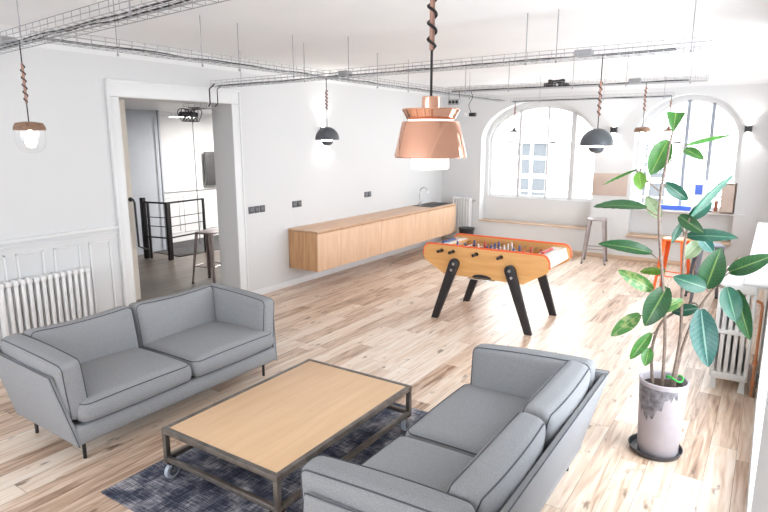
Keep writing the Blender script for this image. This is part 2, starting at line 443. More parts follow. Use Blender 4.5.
XW, YW, XR, ZC = -5.8, 11.0, .08, 3.12      # left wall, window wall, right wall, ceiling
def bxs(name, *a, mat='wall', bev=0):
    m = MB(); m.bx(*a, bev); return structure(m.build(name, mat))
bxs('floor', -5.98, .62, -2.5, 11.45, -.12, 0, mat='floor')
bxs('ceiling', -6.16, .62, -2.5, 11.45, ZC, ZC + .15, mat='ceiling')
mL = lambda u, d, z: (XW - d, u, z)
mF = lambda u, d, z: (u, YW + d, z)
mR = lambda u, d, z: (XR + d, u, z)
DOOR = (3.73, 5.28, 0, 2.57, 2.57)
arch_wall('wall_left', -2.5, 11.45, 0, ZC, 0, .36, [DOOR], mL)
N1 = (-4.93, -2.72, .50, 2.10, 2.84); N2 = (-2.06, -.46, .46, 2.15, 2.86)
W1 = (-4.86, -2.74, .98, 2.08, 2.76); W2 = (-1.99, -.49, .95, 2.12, 2.80)
arch_wall('wall_front', XW, XR, 0, ZC, 0, .24, [N1, N2], mF, back=False)
arch_wall('wall_front_outer', -6.16, .62, 0, ZC, .24, .45, [W1, W2], mF)
NR = (2.85, 4.93, .24, 2.2, 2.95); NB = (5.75, 10.0, .93, 2.0, 2.86)
WR = (2.95, 4.8, .34, 2.2, 2.88); WB = (5.9, 9.85, 1.0, 2.0, 2.78)
arch_wall('wall_right', -2.5, YW, 0, ZC, 0, .38, [NR, NB], mR, back=False)
arch_wall('wall_right_outer', -2.5, 11.45, 0, ZC, .38, .54, [WR, WB], mR)
mB = lambda u, d, z: (u, -2.5 - d, z)
FILL1, FILL2 = (-5.1, -3.1, .75, 2.1, 2.7), (-2.5, -.5, .75, 2.1, 2.7)  # added openings behind the camera, letting in fill light for the sofas
arch_wall('wall_back', -6.16, .62, 0, ZC, 0, .2, [FILL1, FILL2], mB)
window(5, FILL1, .12, mB, [(-4.1, .06)]); window(6, FILL2, .12, mB, [(-1.5, .06)])  # both back windows are added, unseen, only to brighten the seating
window(1, W1, .32, mF, [(-4.24, .05), (-3.68, .035), (-3.20, .085)])
window(2, W2, .32, mF, [(-1.30, .055), (-.93, .055)])
window(3, WR, .46, mR, [(3.87, .06)])
window(4, WB, .46, mR, [(7.2, .06), (8.55, .06)])

# coves between walls and ceiling
def cove(name, axis, c, sgn, a0, a1, r=.15):
    poly = [(c, ZC)] + [(c + sgn * (r - r * math.sin(t)), ZC - r + r * math.cos(t)) for t in [math.pi/2 * i/8 for i in range(9)]][::-1]
    poly = [(c, ZC), (c + sgn * r, ZC)] + [(c + sgn * r * (1 - math.sin(math.pi/2 * i/8)), ZC - r * (1 - math.cos(math.pi/2 * i/8))) for i in range(1, 9)]
    m = MB(); m.prism(poly, axis, a0, a1); return structure(m.build(name, 'trim', ang=.5))
cove('trim_1', 'Y', XW, 1, -2.5, YW)
cove('trim_2', 'X', YW, -1, XW, XR)
cove('trim_3', 'Y', XR, -1, -2.5, YW, .13)

# door casing, wainscot, ledges, skirting
m = MB()
for y0, y1 in ((3.615, 3.735), (5.275, 5.40)): m.bx(XW, XW + .025, y0, y1, 0, 2.57, .006)
m.bx(XW, XW + .025, 3.615, 5.40, 2.572, 2.735, .006)
m.bx(XW, XW + .04, 3.60, 3.625, 0, 2.735, .004); m.bx(XW, XW + .04, 5.39, 5.415, 0, 2.735, .004)
m.bx(XW, XW + .04, 3.60, 5.415, 2.72, 2.745, .004)
structure(m.build('trim_4', 'trim'))
m = MB()
m.bx(XW, XW + .035, -2.5, 3.60, 1.20, 1.235, .008); m.bx(XW, XW + .02, -2.5, 3.60, 1.15, 1.165, .004)
for y0, y1 in ((-1.4, -.6), (-.5, .3), (.4, 1.2), (1.3, 1.95), (2.05, 2.471), (2.563, 2.812), (2.905, 3.172), (3.265, 3.504)):
    for a, b, c, d in ((y0, y1, 1.075, 1.095), (y0, y1, .20, .22), (y0, y0 + .02, .20, 1.095), (y1 - .02, y1, .20, 1.095)):
        m.bx(XW, XW + .014, a, b, c, d, .004)
structure(m.build('trim_5', 'trim'))
m = MB(); m.bx(XW, XW + .02, -2.5, 3.60, 0, .12, .004); m.bx(XW, XW + .018, 5.415, YW, 0, .09, .004)
structure(m.build('baseboard_left', 'trim'))
m = MB(); m.bx(XW, XR, YW - .018, YW, 0, .075, .004); structure(m.build('baseboard_front', 'oak_edge'))
m = MB(); m.bx(-4.93, -2.72, YW - .03, YW + .24, .492, .512, .006); structure(m.build('trim_6', 'oak_edge'))
m = MB(); m.bx(-2.06, -.46, YW - .10, YW + .24, .44, .475, .006); structure(m.build('trim_7', 'oak_edge'))
m = MB(); m.bx(-1.99, -.30, YW - .03, YW + .25, .915, .945, .006); structure(m.build('trim_8', 'trim'))
m = MB(); m.bx(-.11, XR + .38, 5.62, 10.0, .925, .955, .008); structure(m.build('trim_9', 'trim'))
m = MB(); m.bx(-.113, -.10, 5.60, 10.0, .895, .93, .003); structure(m.build('trim_10', 'oak_edge'))

# the landing beyond the doorway
bxs('floor_landing', -10.4, -5.98, 2.6, 10.2, -.12, 0, mat='floor2')
bxs('ceiling_landing', -10.4, -6.16, 2.6, 10.2, 2.66, 2.8, mat='trim')
bxs('wall_landing_far', -10.5, -10.3, 2.6, 10.2, 0, 2.66, mat='wall')
bxs('wall_landing_end', -10.4, -6.16, 10.1, 10.25, 0, 2.66, mat='wall')
bxs('wall_landing_near', -10.4, -6.16, 2.5, 2.6, 0, 2.66, mat='wall')
bxs('trim_11', -10.3, -9.75, 6.1, 7.1, 0, 2.66, mat='grey_paint')
bxs('trim_12', -7.3, -7.0, 4.3, 4.60, 0, 2.66, mat='beige_paint')
bxs('floor_stairwell', -10.3, -8.95, 6.75, 9.4, 0, .012, mat='dark_floor')
m = MB(); m.bx(-10.3, -10.26, 6.75, 10.1, 1.06, 1.10, .008)
for k in range(6):
    y0 = 6.9 + k * .52; y1 = y0 + .42
    for a, b, c, d in ((y0, y1, .94, .96), (y0, y1, .2, .22), (y0, y0 + .02, .2, .96), (y1 - .02, y1, .2, .96)): m.bx(-10.3, -10.285, a, b, c, d, .003)
m.bx(-10.3, -10.28, 6.75, 10.1, 0, .12)
structure(m.build('trim_13', 'trim'))

# outside: the house across the street
bxs('ground', -30, 30, 11.6, 40, -5.2, -5, mat='facade_line')
b = thing('building', 'pale stone house front across the street, seen through the arched window', 'building', (-6.7, 19, -5))
m = MB(); m.bx(-14, 20, 0, 1.5, 0, 14); m.build('wall', 'facade', b)
m = MB()
for z in (6.97, 4.9, 9.6): m.bx(-14, 20, -.12, 0, z, z + .10, .02)
for z in (5.4, 5.95, 6.45, 7.6, 8.1): m.bx(-14, 20, -.03, 0, z, z + .045)
m.build('moulding', 'facade_line', b)
def fwin(x, w, z0, h):
    q = MB()
    for a, c in ((-w/2, -w/2 + .09), (w/2 - .09, w/2), (-.05, .05)): q.bx(x + a, x + c, -.05, 0, z0, z0 + h, .01)
    for z in (z0, z0 + h * .36, z0 + h * .68, z0 + h - .08): q.bx(x - w/2, x + w/2, -.05, 0, z, z + .07, .01)
    f = q.build('window', 'facade', b)
    q = MB(); q.bx(x - w/2 + .04, x + w/2 - .04, -.02, -.005, z0 + .04, z0 + h - .04); q.build('pane', 'pane', f)
    for s in (-1, 1):
        q = MB(); q.bx(x + s * (w/2 + .02), x + s * (w/2 + .24), -.12, -.02, z0, z0 + h, .01)
        q.build('shutter', 'shutter', b)
fwin(0, 1.15, 5.1, 2.05); fwin(3.6, 1.15, 5.1, 2.05); fwin(-3.6, 1.15, 5.1, 2.05)

# ------------------------------------------------------------------ sofas
def rrect(a, b, r, n=5):
    """rounded rectangle, half sizes a and b"""
    pts = []
    for cx, cy, t0 in ((a-r, b-r, 0), (-a+r, b-r, 90), (-a+r, -b+r, 180), (a-r, -b+r, 270)):
        for i in range(n + 1):
            t = R(t0 + 90 * i / n); pts.append((cx + r*math.cos(t), cy + r*math.sin(t)))
    return pts
def dense(pts, step=.04):
    out = []
    for (a, b), (c, d) in zip(pts, pts[1:] + pts[:1]):
        k = max(1, int(math.hypot(c - a, d - b) / step))
        out += [(a + (c - a)*i/k, b + (d - b)*i/k) for i in range(k)]
    return out
def soft(parent, name, c, d, r, bulge, axis, rot=None, fn=None, pr_=.0038):
    m = MB(); m.cushion(c, d, r, bulge, axis, rot, fn); o = m.build(name, 'fabric', parent, ang=3)
    o_ = [i for i in range(3) if i != axis]; h = Vector(d) / 2
    p = MB()
    for s in (-1, 1):
        pts = []
        for a, b in dense(rrect(h[o_[0]] - r*.26, h[o_[1]] - r*.26, r*.9)):
            v = Vector((0, 0, 0)); v[o_[0]] = a; v[o_[1]] = b; v[axis] = s * (h[axis] - r * .26)
            v = puff(v, h, axis, bulge)
            if fn: v = fn(v)
            if rot: v = rot @ v
            pts.append(v + Vector(c))
        p.tube(pts, pr_, 6, closed=True)
    p.build('piping', 'piping', o)
    return o
def make_sofa(loc, rz, label, KX=1.08):
    t = thing('sofa', label, 'sofa', loc, rz, 'grey two-seat sofas')
    m = MB(); m.bx(.13, .86*KX, -.93, .93, .14, .275, .03, 3); m.build('base', 'fabric', t)
    for s in (-1, 1):     # thin upholstered side shells that flare outwards
        q = MB()
        y = lambda z: s * (.94 + .09 * (z - .14) / .5)
        prof = [(.87*KX, .145), (.765*KX, .635), (.02, .675), (.14, .17)]
        ins = [(x, y(z) - s*.04, z) for x, z in prof]; out = [(x, y(z), z) for x, z in prof]
        q.hexa(ins + out, .014); sp = q.build('side_panel', 'fabric', t)
        q = MB(); q.tube([(x, y(z) - s*.012, z) for x, z in prof], .0035, 6, closed=True); q.build('piping', 'piping', sp)
    q = MB()
    q.hexa([(.14, -.945, .16), (.18, -.945, .16), (.18, .945, .16), (.14, .945, .16), (.015, -1.035, .665), (.055, -1.035, .665), (.055, 1.035, .665), (.015, 1.035, .665)], .014)
    bp = q.build('back_panel', 'fabric', t)
    q = MB(); q.tube([(.02, -1.03, .668), (.02, 1.03, .668)], .0035, 6); q.build('piping', 'piping', bp)
    for s in (-1, 1):
        soft(t, 'seat_cushion', (.59, s*.452, .36), (.76, .90, .155), .07, .045, 2)
    def lean(a): return Matrix.Rotation(R(a), 3, 'Y')
    for s in (-1, 1):
        f = lambda v, s=s: Vector((v.x, v.y, v.z + .018 * (v.y / .4) ** 2 * max(0, v.z / .23)))
        soft(t, 'back_cushion', (.195, s*.425, .54), (.155, .84, .455), .055, .045, 0, lean(-9), f)
    for s in (-1, 1):
        g = lambda v: Vector((v.x, v.y, v.z - .045 * ((v.x + .41) / .82) ** 2 * max(0, v.z / .22)))
        soft(t, 'arm_cushion', (.495, s*.892, .54), (.82, .145, .455), .05, .028, 1, Matrix.Rotation(R(-s*5), 3, 'X'), g)
    for x in (.20, .84):
        for s in (-1, 1):
            q = MB(); q.tube([(x, s*.85, 0), (x, s*.85, .15)], .0125, 12); q.build('leg', 'black_metal', t)
    return t
make_sofa((-4.565, 2.775, 0), 0, 'grey fabric two-seat sofa against the panelled wall, facing the coffee table')
make_sofa((-.725, 2.74, 0), math.pi, 'grey fabric two-seat sofa seen from behind, its back to the potted plant')

# ------------------------------------------------------------------ rug and coffee table
m = MB(); m.box((0, 0, .006), (1.32, 2.05, .012), .004)
tag(m.build('rug', 'rug', loc=(-2.59, 2.775, 0)), 'faded dark blue grey rug under the coffee table', 'rug')
t = thing('coffee_table', 'low coffee table with plywood top and raw steel frame on casters', 'coffee table', (-2.545, 2.77, .012))
HX, HY, ZT = .495, .712, .35
TB = .034
q = MB(); q.box((0, 0, ZT - .012), (2*HX - 2*TB + .002, 2*HY - 2*TB + .002, .018), .002); q.build('tabletop', 'table_top', t)
q = MB()
for s in (-1, 1):
    q.bx(-HX, HX, s*HY - s*TB, s*HY, ZT - TB, ZT, .003); q.bx(s*HX - s*TB, s*HX, -HY + TB + .001, HY - TB - .001, ZT - TB, ZT, .003)
q.build('top_frame', 'raw_steel', t)
q = MB()
for s in (-1, 1):
    q.bx(-HX + TB, HX - TB, s*HY - s*(TB - .003), s*HY - s*.002, .125, .156, .003); q.bx(s*HX - s*(TB - .003), s*HX - s*.002, -HY + TB, HY - TB, .125, .156, .003)
q.build('lower_rail', 'raw_steel', t)
for sx in (-1, 1):
    for sy in (-1, 1):
        q = MB(); q.bx(sx*HX - sx*TB, sx*HX - sx*.001, sy*HY - sy*TB, sy*HY - sy*.001, .117, ZT - TB - .001, .003); q.build('leg', 'raw_steel', t)
        cx_, cy_ = sx*(HX - .03), sy*(HY - .035)
        q = MB(); q.bx(cx_ - .04, cx_ + .03, cy_ - .035, cy_ + .035, .109, .117)
        for k in (-1, 1): q.bx(cx_ + k*.021 - .002, cx_ + k*.021 + .002, cy_ - .013, cy_ + .013, .04, .11, .001)
        c = q.build('caster', 'steel_bright', t)
        q = MB(); q.lathe([(.03, -.016), (.046, -.016), (.051, -.010), (.051, .010), (.046, .016), (.03, .016)], (cx_, cy_, .051), 24, Matrix.Rotation(R(90), 3, 'Y')); q.build('tyre', 'wheel', c)
        q = MB(); q.lathe([(0, -.014), (.031, -.014), (.031, .014), (0, .014)], (cx_, cy_, .051), 20, Matrix.Rotation(R(90), 3, 'Y')); q.build('hub', 'steel_bright', c)
        q = MB(); q.tube([(cx_ - .027, cy_, .051), (cx_ + .027, cy_, .051)], .009, 10); q.build('axle', 'steel_bright', c)

# ------------------------------------------------------------------ wall-hung sideboard
X0, X1 = XW, -5.25
Z0, Z1 = .28, .845
for k in range(4):
    y0 = 6.25 + k * 1.08; y1 = y0 + 1.08
    lab = ['wall-hung oak cabinet at the doorway end of the row, with bare side panel', 'wall-hung oak cabinet, second in the row from the doorway end',
           'wall-hung oak cabinet, second in the row from the sink end', 'wall-hung oak cabinet under the black sink, nearest the window'][k]
    t = thing('wall_cabinet', lab, 'cabinet', (X0, y0, Z0), 0, 'wall-hung oak cabinets')
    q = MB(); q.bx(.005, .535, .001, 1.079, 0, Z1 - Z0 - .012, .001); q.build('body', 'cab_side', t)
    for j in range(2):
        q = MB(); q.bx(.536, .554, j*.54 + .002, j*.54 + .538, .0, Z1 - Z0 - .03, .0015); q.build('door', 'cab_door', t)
m = MB(); m.bx(.003, .556, 0, 4.325, 0, .022, .002)
tag(m.build('worktop', 'cab_top', loc=(X0, 6.248, Z1 - .004)), 'long thin oak worktop lying across the wall-hung cabinets', 'worktop')
t = thing('sink', 'black inset sink let into the window end of the worktop', 'sink', (-5.53, 10.10, Z1 + .018))
q = MB(); q.bx(-.22, .22, -.40, .40, 0, .006, .003); q.build('rim', 'sink', t)
q = MB(); q.bx(-.17, .17, -.05, .36, .006, .009, .002); q.build('basin', 'black_metal', t)
t = thing('faucet', 'chrome swan-neck faucet standing behind the black sink', 'faucet', (-5.66, 9.83, Z1 + .024))
q = MB(); q.tube([(0, 0, 0), (0, 0, .05)], .024, 16); q.build('base', 'steel_bright', t)
pts = [(0, 0, .03), (0, 0, .27)] + [(.08 - .08*math.cos(R(a)), .02*math.sin(R(a/2)), .27 + .08*math.sin(R(a))) for a in range(20, 181, 20)] + [(.16, .02, .23)]
q = MB(); q.tube(pts, .011, 12); q.build('spout', 'steel_bright', t)
q = MB(); q.tube([(0, .02, .05), (.02, .075, .085)], .007, 8); q.build('lever', 'steel_bright', t)
# power points
for y, n, lab in ((5.647, 3, 'triple anthracite switch plate beside the doorway'), (6.455, 2, 'double anthracite socket above the doorway end of the worktop'), (8.27, 2, 'double anthracite socket above the middle of the worktop')):
    t = thing('wall_socket', lab, 'socket', (XW, y, 1.20), 0, 'anthracite wall sockets')
    for k in range(n):
        yy = (k - (n - 1)/2) * .105
        q = MB(); q.bx(0, .012, yy - .046, yy + .046, -.046, .046, .004); p = q.build('plate', 'socket', t)
        q = MB(); q.bx(.012, .015, yy - .024, yy + .024, -.024, .024, .003); q.build('insert', 'socket_face', p)

# ------------------------------------------------------------------ foosball table
t = thing('foosball_table', 'wooden foosball table with red edging and black splayed legs', 'foosball table', (-2.675, 6.515, 0))
def arc(cx_, cz, r, a0, a1, n=6): return [(cx_ + r*math.cos(R(a0 + (a1-a0)*i/n)), cz + r*math.sin(R(a0 + (a1-a0)*i/n))) for i in range(n + 1)]
right = [(.49, .557), (.735, .70)] + arc(.70, .755, .07, -35, 0, 3) + arc(.68, .815, .085, 10, 90, 7)
prof = right + [(-x, z) for x, z in right[::-1]]
rim = [p for p in right if p[1] > .745]; rim = rim + [(-x, z) for x, z in rim[::-1]]
for s in (-1, 1):
    q = MB(); q.prism(prof, 'Y', s*.415, s*.380); sp = q.build('side_panel', 'fb_wood', t)
    q = MB()
    q.tube([(x * 1.004, s*.40, z + .004) for x, z in rim], .016, 8); q.build('edging', 'fb_red', sp)
    for k, x in enumerate((-.525, -.375, -.075, .225)):
        if s < 0 or True:
            xx = x if s < 0 else -x
            q = MB(); q.lathe([(0, 0), (.022, 0), (.022, .008), (0, .008)], (xx, s*.415, .838), 14, Matrix.Rotation(R(90 if s < 0 else -90), 3, 'X')); q.build('bearing', 'black_metal', sp)
for s in (-1, 1):
    q = MB(); q.hexa([(s*.49, -.38, .56), (s*.47, -.38, .58), (s*.47, .38, .58), (s*.49, .38, .56), (s*.755, -.38, .75), (s*.73, -.38, .76), (s*.73, .38, .76), (s*.755, .38, .75)])
    q.hexa([(s*.755, -.38, .75), (s*.73, -.38, .75), (s*.73, .38, .75), (s*.755, .38, .75), (s*.715, -.38, .872), (s*.69, -.38, .872), (s*.69, .38, .872), (s*.715, .38, .872)])
    q.build('end_panel', 'fb_white', t)
    q = MB(); q.bx(s*.56, s*.70, -.38, .38, .855, .872, .004); q.build('end_tray', 'fb_white', t)
    q = MB(); q.bx(s*.555, s*.57, -.38, .38, .76, .86); q.build('end_wall', 'fb_wood', t)
    q = MB(); q.bx(s*.59, s*.66, -.22, .16, .874, .886, .003); sc_ = q.build('score_rail', 'steel_bright', t)
    q = MB()
    for k in range(10): q.bx(s*.605, s*.645, -.2 + k*.033, -.178 + k*.033, .884, .905, .004)
    q.build('score_bead', 'player_c' if s > 0 else 'player_a', sc_)
q = MB(); q.bx(-.56, .56, -.38, .38, .745, .76); q.build('playfield', 'fb_pitch', t)
q = MB(); q.bx(-.48, .48, -.375, .375, .56, .58); q.build('bottom_board', 'fb_wood', t)
fig = None
for k in range(8):
    x = -.525 + .15*k; near = k in (0, 1, 3, 5)
    q = MB(); q.tube([(x, -.43 if near else -.40, .838), (x, .40 if near else .43, .838)], .0075, 8)
    rod = q.build('rod', 'steel_bright', t)
    y0 = -.43 if near else .43; s = -1 if near else 1
    q = MB(); q.lathe([(0, 0), (.013, 0), (.019, .02), (.017, .06), (.019, .085), (0, .09)], (x, y0, .838), 14, Matrix.Rotation(R(90 if near else -90), 3, 'X')); q.build('handle', 'black_metal', rod)
    n = {0: 1, 1: 2, 2: 3, 3: 5, 4: 5, 5: 3, 6: 2, 7: 1}[k]
    off = .05*math.sin(k*2.1)
    for j in range(n):
        yy = (j - (n-1)/2) * (.6/max(n, 3)) + off
        if n == 2: yy = (j - .5) * .26 + off
        q = MB()
        q.box((x, yy, .835), (.024, .032, .05), .008); q.box((x, yy, .79), (.018, .022, .055), .006); q.box((x + .008, yy, .769), (.034, .026, .016), .005)
        q.lathe([(0, .858), (.011, .862), (.014, .875), (.010, .888), (0, .891)], (x, yy, 0), 10)
        q.build('player_figure', 'player_b' if k in (2, 4) and j % 2 else ('player_a' if near else ('player_c' if k != 4 else 'player_b')), rod)
for sx in (-1, 1):
    for sy in (-1, 1):
        q = MB(); tx, bx_ = sx*.345, sx*.59
        d = Vector((bx_ - tx, 0 - .70)).normalized(); pn = Vector((-d.y, d.x))
        top = Vector((tx, .70)); pts = []
        for i in range(9):
            a = math.pi * i / 8
            pts.append(top + pn * (.062*math.cos(a)) - d * (.062*math.sin(a)))
        hw = .042
        pts += [Vector((bx_, 0)) - Vector((hw, 0)) * (1 if pn.x > 0 else -1), Vector((bx_, 0)) + Vector((hw, 0)) * (1 if pn.x > 0 else -1)]
        q.prism([tuple(p) for p in pts], 'Y', sy*.416, sy*.462, .003)
        lg = q.build('leg', 'black_paint', t)
        for zz in (.70, .625):
            px_ = tx + (bx_ - tx) * (.70 - zz) / .70
            q = MB(); q.lathe([(0, 0), (.019, 0), (.017, .006), (0, .007)], (px_, sy*.462, zz), 14, Matrix.Rotation(R(90 if sy < 0 else -90), 3, 'X')); q.build('bolt', 'steel_bright', lg)
q = MB(); q.prism([(-.12, .565), (.12, .565)] + arc(0, .565, .12, 0, 180, 10)[1:-1], 'Y', -.416, -.419)
me_ = q.build('ball_return', 'black_metal', t)
for v in me_.data.vertices: v.co.z = .565 + (v.co.z - .565) * .33
q = MB(); q.bx(-.16, .16, -.47, -.40, .548, .562, .004); q.build('return_lip', 'steel_bright', t)

# ------------------------------------------------------------------ metal bar stools
def make_stool(loc, rz, mat, label, h=.78):
    t = thing('bar_stool', label, 'bar stool', loc, rz, 'metal bar stools')
    q = MB()
    pl_ = rrect(.155, .155, .045)
    q.prism(pl_, 'Z', h - .03, h, .008); q.build('seat', mat, t)
    b, a = .205, .125
    for sx in (-1, 1):
        for sy in (-1, 1):
            q = MB()
            for dx, dy in ((.045, .006), (.006, .045)):
                bt = [(sx*b, sy*b, 0), (sx*(b - dx*.7), sy*b, 0), (sx*(b - dx*.7), sy*(b - dy*.7), 0), (sx*b, sy*(b - dy*.7), 0)]
                tp = [(sx*(a+.02), sy*(a+.02), h - .02), (sx*(a+.02 - dx*1.3), sy*(a+.02), h - .02), (sx*(a+.02 - dx*1.3), sy*(a+.02 - dy*1.3), h - .02), (sx*(a+.02), sy*(a+.02 - dy*1.3), h - .02)]
                q.hexa(bt + tp)
            lg = q.build('leg', mat, t)
            q = MB(); q.box((sx*(b - .014), sy*(b - .014), .008), (.036, .036, .018), .004); q.build('foot', 'rubber', lg)
    c = b - (b - a) * .33 - .012
    for k in range(4):
        q = MB(); z = .26; ca, sa = math.cos(k*math.pi/2), math.sin(k*math.pi/2)
        P = lambda x, y: (x*ca - y*sa, x*sa + y*ca, z)
        q.tube([P(-c, c), P(c, c)], .009, 8); q.build('footrest_bar', mat, t)
    return t
make_stool((-2.47, 10.47, 0), R(8), 'gunmetal', 'brownish gunmetal bar stool standing alone by the window wall, right of the foosball table')
make_stool((-6.98, 5.80, 0), R(12), 'gunmetal', 'gunmetal bar stool beyond the doorway, in front of the black railing')
make_stool((-1.03, 8.95, 0), R(-6), 'orange_sheet', 'orange bar stool behind the potted plant')
make_stool((-.60, 8.72, 0), R(15), 'grey_sheet', 'slate grey bar stool behind the plant, beside the orange one')

# ------------------------------------------------------------------ radiators
def column_radiator(loc, rz, n, pitch, h, depth, label, z0=.12):
    t = thing('radiator', label, 'radiator', loc, rz)
    L = n * pitch
    for k in range(n):
        y = (k + .5) * pitch; q = MB()
        for x in (.045, depth - .0):
            q.bx(x - .018 + .005, x + .018 + .005, y - .018, y + .018, z0 + .03, h - .03, .013, 3)
        q.bx(.02, depth + .03, y - .026, y + .026, h - .065, h, .024, 3); q.bx(.02, depth + .03, y - .026, y + .026, z0, z0 + .065, .024, 3)
        q.build('section', 'radiator', t)
    q = MB()
    for z in (h - .035, z0 + .035): q.tube([((depth + .05)/2, 0, z), ((depth + .05)/2, L, z)], .022, 10)
    q.build('header_pipe', 'radiator', t)
    q = MB()
    for y in (pitch*1.0, L - pitch): q.bx((depth)/2 - .01, depth/2 + .03, y - .01, y + .01, 0, z0 + .02)
    q.build('foot', 'radiator', t)
    return t
column_radiator((XW + .012, 2.33, 0), 0, 14, .062, .87, .09, 'white column radiator on the panelled wall behind the sofa')
r2 = column_radiator((-5.49, YW - .0, 0), R(-90), 7, .06, .96, .12, 'white column radiator in the corner past the sideboard')
q = MB(); q.lathe([(0, 0), (.02, .0), (.022, .04), (0, .045)], (.07, .45, .90), 12, Matrix.Rotation(R(-90), 3, 'X')); q.build('valve', 'steel_bright', r2)
t = thing('radiator', 'ornate white cast-iron radiator beside the plant, below the right-hand sill', 'radiator', (-.275, 5.58, 0))
NC, W_ = 6, .275
for k in range(14):
    y = .04 + k * .062; q = MB()
    for j in range(NC):
        x = .012 + j * (W_ - .024) / (NC - 1); q.bx(x - .0165, x + .0165, y - .02, y + .02, .10, .92, .008)
    for z0, z1 in ((.865, .94), (.50, .545), (.095, .16)): q.bx(.0, W_, y - .027, y + .027, z0, z1, .016, 3)
    if k in (0, 13):
        for x in (.03, W_ - .03): q.hexa([(x - .026, y - .024, 0), (x + .026, y - .024, 0), (x + .026, y + .024, 0), (x - .026, y + .024, 0), (x - .018, y - .02, .11), (x + .018, y - .02, .11), (x + .018, y + .02, .11), (x - .018, y + .02, .11)])
    q.build('section', 'radiator', t)
t2 = thing('heating_pipe', 'copper heating pipe running up the wall beside the cast-iron radiator', 'pipe', (.045, 5.53, 0))
q = MB(); q.tube([(0, 0, .02), (0, 0, .80), (-.01, .0, .83), (-.045, 0, .845)], .0115, 10); q.build('riser', 'copper_pipe', t2)
q = MB()
for z in (.12, .30): q.tube([(0, 0, z), (0, 0, z + .035)], .02, 10)
q.build('joint', 'copper_pipe', t2)
t = thing('wall_socket', 'black socket low on the right wall near the copper pipe', 'socket', (XR, 5.30, .25))
q = MB(); q.bx(-.012, 0, -.045, .045, -.05, .05, .004); q.build('plate', 'socket', t)
q = MB(); q.bx(-.016, -.012, -.02, .02, -.025, .025, .003); q.build('insert', 'black_metal', t)

# ------------------------------------------------------------------ bin, notice panel, things on the sill
t = thing('waste_bin', 'black round waste bin in front of the corner radiator', 'bin', (-5.02, 10.62, 0))
q = MB(); q.lathe([(0, 0), (.12, 0), (.15, .36), (.142, .36), (.112, .01), (0, .01)]); q.build('body', 'black_metal', t)
q = MB(); q.lathe([(.142, .355), (.162, .36), (.162, .385), (.135, .39), (.0, .36)]); q.build('lid', 'rubber', t)
m = MB(); m.bx(-.30, .30, -.02, .0, -.20, .20, .006)
tag(m.build('notice_board', 'board', loc=(-2.42, YW, 1.335)), 'plain beige pinboard on the wall above the lone bar stool', 'board')
t = thing('open_box_shelf', 'wooden box shelf on the window sill, open towards the window glass', 'shelf', (-.66, 11.06, .946))
q = MB(); q.bx(.17, .19, -.13, .13, 0, .48, .003); q.bx(-.12, .19, -.13, .13, .46, .48, .003); q.bx(-.12, .19, -.13, .13, 0, .02, .003); q.bx(.0, .19, -.13, -.11, 0, .48, .003); q.build('carcass', 'board', t)
q = MB(); q.bx(-.12, -.01, -.12, .12, .25, .265); q.build('shelf_board', 'mahogany', t)
q = MB(); q.bx(-.008, -.001, -.11, .13, .02, .46); q.build('back_board', 'mahogany', t)
for k, (x, y, w, h, mat, lab) in enumerate(((-.09, -.06, .05, .17, 'mahogany', 'brown book on the lower board of the box shelf'), (-.09, .02, .04, .15, 'card_white', 'white book on the lower board of the box shelf'))):
    m = MB(); m.bx(-w/2, w/2, -.03, .03, 0, h, .002); tag(m.build('book', mat, loc=(-.66 + x + .022, 11.06 + y, .967)), lab, 'book')
t = thing('carton', 'blue and white carton standing on the sill of the right arched window', 'box', (-.97, 11.13, 1.35 - .404), R(10))
q = MB(); q.bx(-.11, .11, -.09, .09, 0, .50, .004); q.build('box_body', 'card_white', t)
q = MB(); q.bx(-.105, .0, -.093, -.09, .28, .44); q.build('label', 'blue', t)
m = MB(); m.bx(-.28, .28, -.035, .035, 0, .075, .004)
tag(m.build('blue_binder', 'blue', loc=(-1.38, 11.05, .946)), 'blue binder lying along the sill of the right arched window', 'binder')
for k, (x, a) in enumerate(((-.64, 18), (-.57, -12))):
    q = MB(); q.tube([(0, 0, .012), (.10*math.cos(R(a)), .10*math.sin(R(a)), .012)], .012, 8)
    tag(q.build('marker_pen', 'black_metal', loc=(x - .30, 11.0, .9455)), 'black marker pen on the sill nearest the %s' % ('blue and white carton' if k == 0 else 'box shelf'), 'pen')

# ------------------------------------------------------------------ potted rubber plant
t = thing('rubber_plant', 'tall rubber plant with large glossy leaves in a lilac grey pot', 'plant', (-.47, 4.18, .012))
q = MB(); q.lathe([(0, 0), (.122, 0), (.130, .02), (.152, .50), (.158, .525), (.150, .53), (.142, .522), (.138, .47), (0, .47)], seg=48); q.build('pot', 'pot', t)
# dark glaze patch on the camera side of the pot, hugging the wall
def pot_r(z): return .130 + (.152 - .130) * (z - .02) / .48 + .0012
q = MB(); a0 = R(-165); n = 24
drop = [max(.02, .05 + .17*max(0, math.sin((i + 1)/20*math.pi))**1.2 + .022*math.sin(i*1.7) + .015*math.sin(i*2.9)) for i in range(n)]
rows = 10
vv = [[q.bm.verts.new((pot_r(.495 - drop[i]*j/rows)*math.cos(a0 + i*R(5.2)), pot_r(.495 - drop[i]*j/rows)*math.sin(a0 + i*R(5.2)), .495 - max(.03, drop[i])*j/rows)) for j in range(rows + 1)] for i in range(n)]
for i in range(n - 1):
    for j in range(rows): q.bm.faces.new((vv[i][j], vv[i+1][j], vv[i+1][j+1], vv[i][j+1]))
q.build('glaze_patch', 'pot_mark', t)
q = MB(); q.lathe([(0, .472), (.08, .482), (.137, .474)], seg=32); q.build('soil', 'soil', t)
O = Vector((-.47, 4.18, .012))
